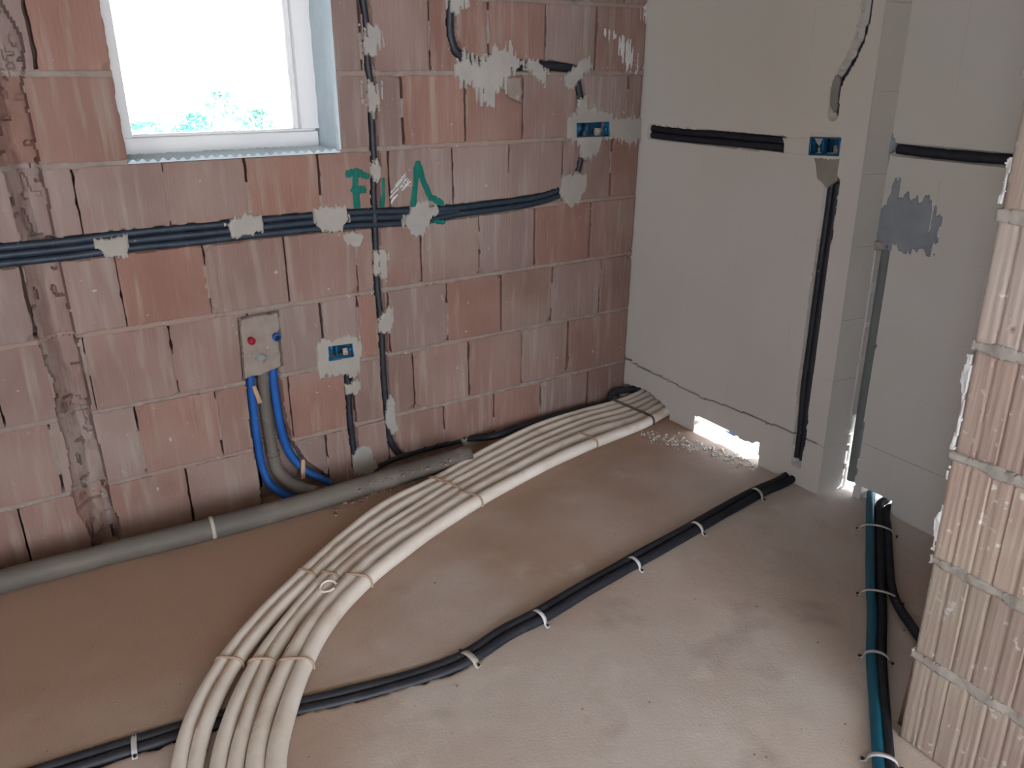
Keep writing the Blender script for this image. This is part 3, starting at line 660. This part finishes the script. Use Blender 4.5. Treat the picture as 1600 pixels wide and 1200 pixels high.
tag(tube('corrugated_conduit', wl(B1[:4], .010, .014)+[tuple(onz(p, .018)) for p in [(775, 681), (812, 668), (855, 654), (905, 640), (950, 628)]]+[(-.10, -.035, .050), (-.01, -.05, .052), (.05, -.05, .045)], .0150, MB['black'], **CR), 'black conduit along the foot of the brick wall behind the grey pipe', 'conduit')
tag(tube('water_pipe', wl([(590, 746), (605, 738), (632, 729), (660, 719), (690, 711), (722, 703)], .002, -.034), .011, MB['blue']), 'blue pipe lying along the wall foot behind the grey waste pipe', 'pipe')

# -- conduits in the right wall
def wm(px, du=0., dz=0., x=.016): 
    return [(x, onx(p)[1]+du, onx(p)[2]+dz) for p in px]
HM = [(1016, 206), (1060, 211), (1140, 218), (1226, 226)]
for dz, lab in ((.0125, 'upper black conduit in the horizontal chase of the right wall by the corner'), (-.0125, 'lower black conduit in the horizontal chase of the right wall by the corner')):
    tag(tube('corrugated_conduit', wm(HM, 0, dz, .015), .0136, MB['black'], **CR), lab, 'conduit', 'conduits in the right wall, horizontal chase')
wf = Acc(); wf.box((.055, -.30, -.05), (.095, .02, .08)); wf.build('mortar_fill', MB['mortar'], WR)
VM = [(1300, 286), (1293, 340), (1285, 395), (1276, 460), (1267, 530), (1256, 610), (1250, 680), (1245, 718)]
for du, r_, lab in ((.0125, .0135, 'left one of two black conduits in the vertical chase below the right wall box'), (-.0135, .0135, 'right one of two black conduits in the vertical chase below the right wall box')):
    tag(tube('corrugated_conduit', wm(VM, du, 0, -.016+.032 if du < 0 else .018), r_, MB['black'], **CR), lab, 'conduit', 'conduits in the vertical chase of the right wall')
tag(tube('corrugated_conduit', wm([(1364, -60), (1358, 0), (1354, 30), (1344, 65), (1330, 95), (1314, 120), (1306, 145), (1303, 178)], -.006, 0, .022), .010, MB['black'], **CR), 'black conduit mostly plastered over in the curved chase at the top of the right wall', 'conduit')
tag(tube('corrugated_conduit', [(.118, onx(p, .1)[1], onx(p, .1)[2]) for p in [(1399, 233), (1440, 238), (1500, 244), (1570, 250), (1640, 257)]], .0160, MB['black'], **CR), 'black conduit in the horizontal chase of the set-back wall beside the block wall end', 'conduit')
tag(tube('drain_pipe', [(.121, -1.137+.034*z, z) for z in (.05, .3, .6, .91)], .0190, MB['greengrey']), 'grey-green pipe standing in the slot at the inner corner of the right wall', 'pipe')

# -- socket boxes
def sockbox(P4, n, right, label, seed):
    P4 = [np.array(p) for p in P4]; c = sum(P4)/4; ex = (P4[1]-P4[0]+P4[2]-P4[3])/2; ez = (P4[0]-P4[3]+P4[1]-P4[2])/2
    W_, H_ = np.linalg.norm(ex), np.linalg.norm(ez); ex /= W_; ez = ez/np.linalg.norm(ez); n = np.array(n, float)
    rot = np.stack([ex, n, ez], 1)   # local x along wall, y into the wall, z up
    root = empty('socket_box', tuple(c), label, 'socket box', 'blue socket boxes set in the walls')
    def pb(name, bs, m):
        a = Acc(); [a.box(b[0], b[1], rot, c) for b in bs]; return under(a.build(name, m), root)
    w, h, t = W_/2, H_/2, .0022
    pb('box_shell', [((-w, .002, -h), (w, .002+.044, -h+t)), ((-w, .002, h-t), (w, .046, h)), ((-w, .002, -h), (-w+t, .046, h)), ((w-t, .002, -h), (w, .046, h)), ((-w, .043, -h), (w, .046, h))], MB['boxblue'])
    pb('rim', [((-w-.002, -.0035, h-.001), (w+.002, .003, h+.003)), ((-w-.002, -.0035, -h-.003), (w+.002, .003, -h+.001)), ((-w-.003, -.0035, -h), (-w+.004, .003, h)), ((w-.004, -.0035, -h), (w+.003, .003, h))], MB['boxblue'])
    for s in (-1, 1): pb('screw_lug', [((s*(w-.008)-.005, .004, -.006), (s*(w-.008)+.005, .012, .006))], MB['boxblue'])
    pb('divider', [((-.28*w, .006, -h), (-.28*w+.002, .043, h))], MB['boxblue'])
    pb('plaster_lump', [((w*.35, .020, -h*.9), (w*.75, .034, h*.1))], MB['plaster'])
    a = Acc(); 
    loc = lambda x, y, z: tuple(rot @ np.array([x, y, z])+c)
    for k in range(3):
        p, _ = catmull([loc(-.1*w+k*.006, .04, -h*.8), loc(.1*w+k*.008, .022, 0), loc(.05*w+k*.004, .026, h*.6), loc(.3*w, .04, h*.7)], .004); a.add(*tube_vq(p, .0012, 6))
    under(a.build('wire', MB['black'], smooth=True), root)
sockbox([ony(p) for p in boxes['a']], (0, 1, 0), 0, 'blue socket box low on the brick wall, right of the water outlets', 1)
sockbox([ony(p) for p in boxes['b']], (0, 1, 0), 0, 'blue socket box high on the brick wall close to the corner', 2)
sockbox([onx(p) for p in [(1268, 215), (1313, 216), (1311, 243), (1265, 241)]], (1, 0, 0), 1, 'blue socket box in the pale right wall', 3)

# -- water outlets and recess plumbing
def stub(px, r, m, label, name, out_=.018, cat='pipe outlet', cap=None):
    q = ony(px); root = empty(name, (q[0], 0, q[2]), label, cat)
    p = [(q[0], .03, q[2]), (q[0], .0, q[2]-.001), (q[0], -out_, q[2]-.002)]
    under(tube('sleeve', p, r, m, step=.006, sides=16), root)
    under(tube('rim', [(q[0], -out_+.002, q[2]-.002), (q[0], -out_-.001, q[2]-.002), (q[0], -out_-.003, q[2]-.002)], r*1.18, m, step=.002, sides=16), root)
    under(tube('plug', [(q[0], -out_, q[2]-.002), (q[0], -out_-.004, q[2]-.002), (q[0], -out_-.007, q[2]-.002)], r*.6, MB['nail'] if cap is None else cap, step=.002, sides=12), root)
stub((391, 530), .0105, MB['red'], 'red capped hot water outlet poking from the mortar panel', 'water_outlet', cap=MB['red'])
stub((430, 524), .0120, MB['blue'], 'blue capped cold water outlet poking from the mortar panel', 'water_outlet')
stub((408, 561), .0245, MB['cap'], 'grey round waste outlet low in the mortar panel', 'waste_outlet', -.003, cap=MB['mortar'])
def wy(px, ys): return [tuple(ony(p, y)) for p, y in zip(px, ys)]
tag(tube('insulated_pipe', wy([(391, 575), (392, 605), (396, 645), (402, 690), (409, 728), (421, 755), (440, 770), (462, 778)], [.03, .03, .03, .028, .02, .0, -.04, -.09]), .0145, MB['blue'], wob=.001), 'blue insulated pipe on the left of the recess below the water outlets', 'pipe')
tag(tube('insulated_pipe', wy([(426, 570), (428, 600), (434, 645), (443, 685), (457, 715), (478, 735), (500, 747), (518, 755)], [.03, .03, .03, .03, .028, .01, -.02, -.04]), .0145, MB['blue'], wob=.001), 'blue insulated pipe on the right of the recess curving past the wooden wedge', 'pipe')
el = empty('waste_riser', tuple(ony((428, 712), .03)), 'grey waste riser with elbow in the recess below the water outlets', 'pipe')
e1 = wy([(411, 580), (413, 620), (419, 665), (427, 712)], [.035, .035, .03, .022])
under(tube('riser', e1, .0205, MB['grey'], sides=18), el)
under(tube('collar', [tuple(np.array(e1[-1])+(np.array(e1[-2])-np.array(e1[-1]))*k) for k in (.14, .07, 0)], .0245, MB['grey'], step=.006, sides=18), el)
under(tube('elbow', wy([(427, 712), (433, 733), (448, 750), (470, 762), (498, 770)], [.022, .008, -.03, -.09, -.16]), .0215, MB['grey'], sides=18, step=.008), el)
def wedge(px, y, w_, label):
    a = np.array(ony(px[0], y)); b = np.array(ony(px[1], y-.006)); d = b-a; l = np.linalg.norm(d); d /= l; s = np.cross(d, [0, 1, 0]); s /= np.linalg.norm(s)
    V = [a-s*w_*.4, a+s*w_*.4, b+s*w_*.5, b-s*w_*.5]; V2 = [v+np.array([0, .018-.006*(i < 2), 0]) for i, v in enumerate(V)]
    me = npmesh('wooden_wedge', V+V2, [[0, 1, 2, 3], [7, 6, 5, 4], [0, 4, 5, 1], [1, 5, 6, 2], [2, 6, 7, 3], [3, 7, 4, 0]])
    tag(link('wooden_wedge', me, MB['wood']), label, 'wedge', 'wooden wedges holding the recessed pipes')
wedge([(397, 604), (407, 630)], .006, .016, 'pale wooden wedge between blue pipe and grey riser, under the mortar panel')
wedge([(474, 719), (474, 748)], -.008, .016, 'pale wooden wedge against the right blue pipe near the floor')

# -- grey waste pipe along the wall
gp = []
for p in [(-140, 943), (0, 909), (200, 858), (400, 808), (600, 750), (700, 720), (732, 710)]: gp.append(tuple(onz(p, .0345)))
wp = empty('waste_pipe', gp[2], 'long grey waste pipe lying on the floor at the foot of the brick wall', 'pipe')
under(tube('pipe_run', gp, .0355, MB['grey'], sides=28, step=.02, wob=.001), wp)
def onpath(P, px, z):
    q = onz(px, z); return q
for px in ((330, 826),):
    q = onz(px, .04); 
    pth, _ = catmull(gp, .01); i = int(np.argmin(np.linalg.norm(pth[:, :2]-q[:2], axis=1))); t = pth[i+1]-pth[i-1]; t /= np.linalg.norm(t); s = np.cross(t, [0, 0, 1])
    arc = [pth[i]+s*0.0375*math.cos(a)+np.array([0, 0, 1])*.0375*math.sin(a) for a in np.linspace(-.6, math.pi-.2, 12)]
    V, Q = tube_vq(np.array(arc), .004, 8, up=t, flat=1.6)
    tg = link('pipe_hook', npmesh('pipe_hook', V, Q), MB['tanstrap'], smooth=True)
    tag(tg, 'small pale hook over the grey waste pipe left of the recess', 'pipe clip')
q = onz((728, 712), .05)
patchlump = Acc()

# -- six white insulated pipes sweeping over the floor
rads = [.0178, .0178, .019, .019, .0215, .0232]
rowsP = [
 [(280, 1200), (305, 1200), (341, 1200), (368, 1200), (398, 1200), (431, 1200)],
 [(301, 1120), (325, 1123), (361, 1125), (386, 1126), (413, 1128), (443, 1130)],
 [(351, 1031), (371, 1033), (403, 1035), (421, 1036), (449, 1038), (475, 1040)],
 [(407, 962), (423, 966), (449, 970), (465, 970), (492, 969), (515, 968)],
 [(477, 894), (491, 898), (512, 900), (526, 903), (549, 906), (568, 911)],
 [(538, 838), (551, 844), (568, 851), (580, 856), (602, 858), (620, 868)],
 [(604, 789), (617, 797), (631, 807), (643, 813), (660, 820), (675, 828)],
 [(681, 750), (690, 757), (699, 764), (710, 771), (727, 776), (742, 785)],
 [(760, 706), (768, 714), (777, 721), (787, 728), (798, 737), (812, 747)],
 [(840, 667), (848, 674), (857, 682), (866, 689), (876, 697), (890, 708)],
 [(905, 646), (910, 652), (917, 659), (925, 666), (934, 674), (946, 685)],
 [(962, 630), (970, 635), (978, 641), (986, 648), (995, 655), (1003, 663)],
 [(1005, 616), (1012, 620), (1019, 625), (1025, 631), (1031, 638), (1036, 646)]]
wpipes = []
lbl = ['outermost of the six white insulated pipes, nearest the brick wall', 'second white insulated pipe counting from the brick wall', 'third white insulated pipe counting from the brick wall', 'fourth white insulated pipe counting from the brick wall', 'fifth white insulated pipe counting from the brick wall', 'innermost and thickest white insulated pipe, furthest from the brick wall']
for k in range(6):
    r = rads[k]; pts = []
    for j, row in enumerate(rowsP):
        f = 1. if j < 10 else (.92 if j == 10 else .85)
        q = onz(row[k], r+.001+(.004 if j <= 1 else 0)); pts.append(q)
    d = pts[0]-pts[1]; e = pts[0]+d*1.2+np.array([0.02, -.05, 0]); e2 = e+np.array([-.03, -.5, 0]); e3 = e2+np.array([.05, -1.3, 0])
    last = pts[-1]; wpt = np.array([.10, last[1]+.02, .045-.003*k])
    pts[-1][2] = max(pts[-1][2], .035-.002*k)
    P = [e3, e2, e]+pts+[wpt, np.array([.5, wpt[1]+.05, .045])]
    for q in P: q[2] = max(q[2], r-.001)
    path, s = catmull(P, .012); tt = s/s[-1]
    rad = np.full(len(path), r)*(1+.035*vn(s*8, s*0, 40+k)); x_ = path[:, 0]; rad *= np.where(x_ > -.35, 1-.12*np.clip((x_+.35)/.3, 0, 1), 1)
    path = path+np.stack([vn(s*5, s*0+3, 60+k)*.0012, vn(s*5, s*0+7, 70+k)*.0012, s*0], -1)
    V, Q = tube_vq(path, rad, 18)
    root = tag(link('insulated_pipe', npmesh('insulated_pipe', V, Q), MB['white'], smooth=True), lbl[k], 'pipe', 'white insulated pipes on the floor')
    wpipes.append((path, rad, root))
    # torn seam along the sleeve
    if k in (1, 3, 4):
        sa = Acc(); T = np.gradient(path, axis=0); T /= np.linalg.norm(T, axis=1)[:, None]; S = np.cross(T, [0, 0, 1])
        i0, i1 = np.searchsorted(s, [2.1, s[-1]-.8]); seg = path[i0:i1]+S[i0:i1]*(-rad[i0:i1, None]*.62)+np.array([0, 0, 1])*rad[i0:i1, None]*.80
        V, Q = tube_vq(seg, .0022*(1+.8*np.abs(vn(s[i0:i1]*60, s[i0:i1]*0, 90+k))), 6); sa.add(V, Q); sm = sa.build('sleeve_seam', MB['tie'], smooth=True); sm.parent = root
def tie(px, ka, kb, label, name='pipe_tie', wdt=.0040, m='tie', zc=.03):
    q = onz(px, zc); A = wpipes[ka][0]; B = wpipes[kb][0]
    i = int(np.argmin(np.linalg.norm(A[:, :2]-q[:2], axis=1))); a = A[i]; t = A[i+1]-A[i-1]; t /= np.linalg.norm(t)
    dd = (B-a)@t; i2 = int(np.argmin(np.abs(dd)+np.linalg.norm(B-a, axis=1)*.2)); b = B[i2]; ra, rb = wpipes[ka][1][i]+.0015, wpipes[kb][1][i2]+.0015
    s = b-a; s /= np.linalg.norm(s); up = np.array([0, 0, 1.])
    pts = [a-s*ra*1.02-up*(ra*.5)]+[a+ra*(-s*math.cos(u)+up*math.sin(u)) for u in np.linspace(0, math.pi/2, 6)]+[b+rb*(s*math.sin(u)+up*math.cos(u)) for u in np.linspace(0, math.pi/2, 6)]+[b+s*rb*1.02-up*(rb*.5)]
    p, _ = catmull(pts, .004); V, Q = tube_vq(p, wdt, 8, up=t, flat=1.)
    o = link(name, npmesh(name, V, Q), MB[m], smooth=True)
    return tag(o, label, 'pipe tie', 'brown ties around the white insulated pipes')
T1 = 'brown tie around the {} pair of white pipes, {}'
for k, (pa, pb_) in enumerate(((0, 1), (2, 3), (4, 5))):
    nm = ('outer', 'middle', 'inner')[k]
    tie([(361, 1032), (412, 1036), (462, 1039)][k], pa, pb_, T1.format(nm, 'lowest row near the black conduit crossing'))
    tie([(484, 896), (519, 902), (558, 908)][k], pa, pb_, T1.format(nm, 'second row up on the bend'))
tie((692, 757), 0, 3, 'brown tie around four white pipes at the end of the grey waste pipe')
tie((735, 780), 4, 5, 'brown tie around the inner pair of white pipes, beside the four-pipe tie')
tie((918, 688), 4, 5, 'brown tie around the inner pair of white pipes, near the far corner')
tie((985, 640), 0, 5, 'wide brown tie across all six white pipes at the far corner', wdt=.0055, m='grey')
# loop of tape on the middle pair
q = onz((513, 916), .045); ang = np.linspace(0, 5.2, 22)
V, Q = tube_vq(np.array([[q[0]+.023*math.cos(a), q[1]+.021*math.sin(a), q[2]+.004*math.sin(a*1.3)] for a in ang]), .0035, 8)
tag(link('tape_loop', npmesh('tape_loop', V, Q), MB['white'], smooth=True), 'small curled loop of white tape on the middle white pipes', 'tape')

# -- black conduits on the floor
BK = [(210, 1155), (340, 1116), (470, 1095), (600, 1064), (690, 1037), (735, 1019), (790, 986), (845, 960), (915, 919), (990, 877), (1090, 821), (1185, 768), (1226, 750)]
def bk(off, zz):
    c = [np.array([-3.6, -.80, 0.]), np.array([-2.7, -.93, 0.])]+[onz(p, .014) for p in BK]; c = [np.array(p, float) for p in c]
    out_ = []
    for i, p in enumerate(c):
        t = c[min(i+1, len(c)-1)]-c[max(i-1, 0)]; t = t/np.linalg.norm(t[:2]); s = np.array([-t[1], t[0], 0]); q = p+s*off; q[2] = zz[min(i, len(zz)-1)]; out_.append(q)
    out_.append(out_[-1]+np.array([.10, .02, .002])); return out_
zz = [-.004]*6+[-.003, .001, .007, .012]+[.0135]*12
tag(tube('corrugated_conduit', bk(.0140, zz), .0148, MB['black'], wob=.0008, seed=31, sides=14, corr=.17, pitch=.0062), 'black floor conduit crossing under the white pipes, the one nearer the brick wall', 'conduit', 'black conduits crossing the floor')
tag(tube('corrugated_conduit', bk(-.0140, zz), .0148, MB['black'], wob=.0008, seed=33, sides=14, corr=.17, pitch=.0062), 'black floor conduit crossing under the white pipes, the one further from the brick wall', 'conduit', 'black conduits crossing the floor')

# -- conduits on the floor at the right
def fl(px, z, tail): return [tuple(onz(p, z)) for p in px]+tail
rb = [(1360, 783), (1360, 820), (1360, 867), (1361, 920), (1363, 958), (1362, 1025), (1367, 1096), (1372, 1167), (1376, 1215)]
st_ = onz(rb[0], .014)
tag(tube('corrugated_conduit', [(.26, st_[1]+.14, .016), (.17, st_[1]+.045, .015)]+fl(rb, .014, [(-1.2, -2.25, .014), (-1.6, -3.4, .014)]), .0142, MB['teal'], corr=.06, pitch=.0046, sides=14), 'teal conduit on the floor beside the block wall end', 'conduit')
b1_ = [(1375, 788), (1375, 825), (1376, 870), (1377, 925), (1378, 962), (1377, 1025), (1381, 1096), (1387, 1170), (1392, 1215)]
tag(tube('corrugated_conduit', [(.26, st_[1]+.06, .016), (.17, st_[1]-.02, .015)]+fl(b1_, .014, [(-1.16, -2.30, .014), (-1.5, -3.4, .014)]), .0138, MB['black'], sides=14, **CR), 'black floor conduit lying right against the teal conduit', 'conduit')
b2_ = [(1386, 796), (1387, 830), (1389, 875), (1393, 918), (1404, 948), (1420, 972), (1436, 995), (1452, 1014)]
tag(tube('corrugated_conduit', [(.26, st_[1]+.0, .016), (.17, st_[1]-.07, .015)]+fl(b2_, .014, []), .0135, MB['black'], sides=14, **CR), 'black floor conduit that branches off behind the block wall end', 'conduit')

# -- straps
def strap(px, t2, halfw, hgt, label, m='strap', wd=.006, base_z=0., nailside=(1,), seed=0):
    q = onz(px, .02); c = np.array([q[0], q[1], 0.]); t = onz(t2, .02)-q; t[2] = 0; t /= np.linalg.norm(t); s = np.array([-t[1], t[0], 0])
    root = empty('conduit_strap', tuple(c), label, 'strap', 'straps fixing conduits to the floor')
    n = 14; prof = [(-halfw-.014, .0015+base_z)]+[(-halfw*math.cos(a)*1.03, base_z+.002+hgt*math.sin(a)**.7) for a in np.linspace(.02, math.pi-.02, n)]+[(halfw+.014, .0015+base_z)]
    pts = np.array([c+s*a+np.array([0, 0, 1])*b for a, b in prof]); e = 0
    V = []; Nn = len(pts)
    up = []
    for i in range(Nn):
        d = pts[min(i+1, Nn-1)]-pts[max(i-1, 0)]; nn = np.cross(t, d); nn /= np.linalg.norm(nn); nn *= np.sign(nn[2]+1e-6+.0) if abs(nn[2]) > .2 else 1; up.append(nn)
    for i in range(Nn):
        for (a, b) in ((-wd, 0), (wd, 0), (wd, .0016), (-wd, .0016)): V.append(pts[i]+t*a+np.array([0, 0, 1])*b+s*0)
    Q = [[i*4+j, i*4+(j+1) % 4, i*4+4+(j+1) % 4, i*4+4+j] for i in range(Nn-1) for j in range(4)]+[[0, 3, 2, 1], [Nn*4-4, Nn*4-3, Nn*4-2, Nn*4-1]]
    under(link('band', npmesh('band', V, Q), MB[m]), root)
    for sg in nailside:
        p = c+s*sg*(halfw+.009); V, Q = tube_vq(np.array([p+[0, 0, base_z-.004], p+[0, 0, base_z+.003], p+[.001, 0, base_z+.008]]), np.array([.003, .003, .0045]), 8, up=(1, 0, 0))
        under(link('nail', npmesh('nail', V, Q), MB['nail'], smooth=True), root)
strap((1182, 769), (1226, 750), .027, .029, 'pale strap over the black floor conduits, closest to the right wall', nailside=(-1,))
strap((1088, 822), (1185, 768), .027, .029, 'pale strap over the black floor conduits, second from the right wall', nailside=(-1,))
strap((990, 877), (1090, 821), .027, .029, 'pale strap over the black floor conduits, third from the right wall', nailside=(-1,))
strap((842, 961), (915, 919), .027, .029, 'pale strap over the black floor conduits, fourth from the right wall', nailside=(-1,))
strap((733, 1021), (790, 986), .028, .014, 'broad dusty strap plate where the black floor conduits enter the groove', 'tanstrap', .009, nailside=(-1, 1), base_z=0.)
strap((208, 1156), (340, 1116), .028, .008, 'pale strap over the black floor conduits left of the white pipes', nailside=(-1,), base_z=.001)
strap((1371, 826), (1371, 870), .052, .029, 'pale strap over the teal and black conduits, closest to the wall', nailside=(-1, 1), wd=.0045)
strap((1376, 929), (1376, 960), .052, .029, 'pale strap over the teal and black conduits, just before the branch', nailside=(-1, 1), wd=.0045)
strap((1370, 1024), (1371, 1060), .031, .029, 'pale strap over the teal and black conduits, just past the branch', nailside=(-1, 1), wd=.005)
strap((1380, 1186), (1382, 1210), .032, .029, 'pale strap over the teal and black conduits at the bottom edge', nailside=(-1, 1), wd=.006)

# -- rubble and crumbs (uncountable)
def crumbs(name, pts, smin, smax, m, label, seed, cat='rubble'):
    rs = np.random.RandomState(seed); g = Acc()
    for (x, y, z) in pts:
        s = smin+(smax-smin)*rs.rand()**2.5; V = []
        for k in range(8): V.append([(1 if k & 1 else -1)*(.6+.5*rs.rand()), (1 if k & 2 else -1)*(.6+.5*rs.rand()), (1 if k & 4 else -1)*(.4+.4*rs.rand())])
        V = np.array(V)*s*.5; a = rs.rand()*6.28; V = V @ np.array([[math.cos(a), -math.sin(a), 0], [math.sin(a), math.cos(a), 0], [0, 0, 1]])+[x, y, z+s*.2]
        g.add(V, [[0, 2, 3, 1], [4, 5, 7, 6], [0, 1, 5, 4], [2, 6, 7, 3], [0, 4, 6, 2], [1, 3, 7, 5]])
    o = g.build(name, m); o['kind'] = 'stuff'; tag(o, label, cat); return o
rs = np.random.RandomState(5)
pts = []
for k in range(240):
    t = rs.rand(); px = 520+220*t; py = 800-.36*(px-520)-8+rs.randn()*7; q = onz((px, py), 0); pts.append((q[0], q[1], .0))
crumbs('brick_crumbs', pts, .003, .016, MB['raw'], 'reddish brick crumbs between grey waste pipe and white pipes', 1)
pts = []
for k in range(520):
    px = 1000+185*rs.rand(); py = 676+.27*(px-1000)+rs.randn()*5; q = onz((px, py), 0)
    if q[0] < -.005: pts.append((q[0], q[1], .0))
crumbs('mortar_crumbs', pts, .002, .010, MB['sand'], 'white mortar crumbs on the floor in front of the wall hole', 2)
pts = []
for k in range(130):
    px = 1500*rs.rand(); py = 760+430*rs.rand(); q = onz((px, py), 0)
    if -2.7 < q[0] < -.05 and q[1] < -.25 and not (q[0] > -.8 and q[1] < -1.8): pts.append((q[0], q[1], .0))
crumbs('floor_grit', pts, .0015, .005, MB['mortar'], 'scattered grit on the rough concrete floor', 3)
pts = []
for k in range(60):
    t = rs.rand(); px = 560+170*t; q = onz((px, 762-.29*(px-560)+rs.randn()*3), .078); pts.append((q[0], q[1], q[2]))
crumbs('pipe_debris', pts, .003, .013, MB['mortar'], 'mortar bits lying on the grey waste pipe', 4)
pts = [(-.04-.05*rs.rand(), -.05-.04*rs.rand(), .03+.05*rs.rand()) for k in range(10)]
# stones in the corner behind the pipes
for k, (x, y, z, s, lb) in enumerate([(-.03, -.04, .0, .022, 'grey stone wedged in the corner behind the white pipes, larger one'), (-.075, -.028, 0, .014, 'small pale stone in the corner against the brick wall')]):
    g = Acc(); g.box((-s, -s*.8, 0), (s, s*.8, s*1.7)); o = g.build('stone', MB['mortar']); bv = o.modifiers.new('b', 'BEVEL'); bv.width = s*.35; bv.segments = 2
    o.location = (x, y, z); o.rotation_euler = (.0, .0, .5+k); tag(o, lb, 'stone')
# blue conduit seen outside through the hole
tag(tube('water_pipe', [tuple(onx(p, .125)) for p in [(1078, 651), (1095, 661), (1112, 668), (1130, 674), (1150, 680)]], .009, MB['blue']), 'short blue pipe outside, seen through the hole at the foot of the right wall', 'pipe')
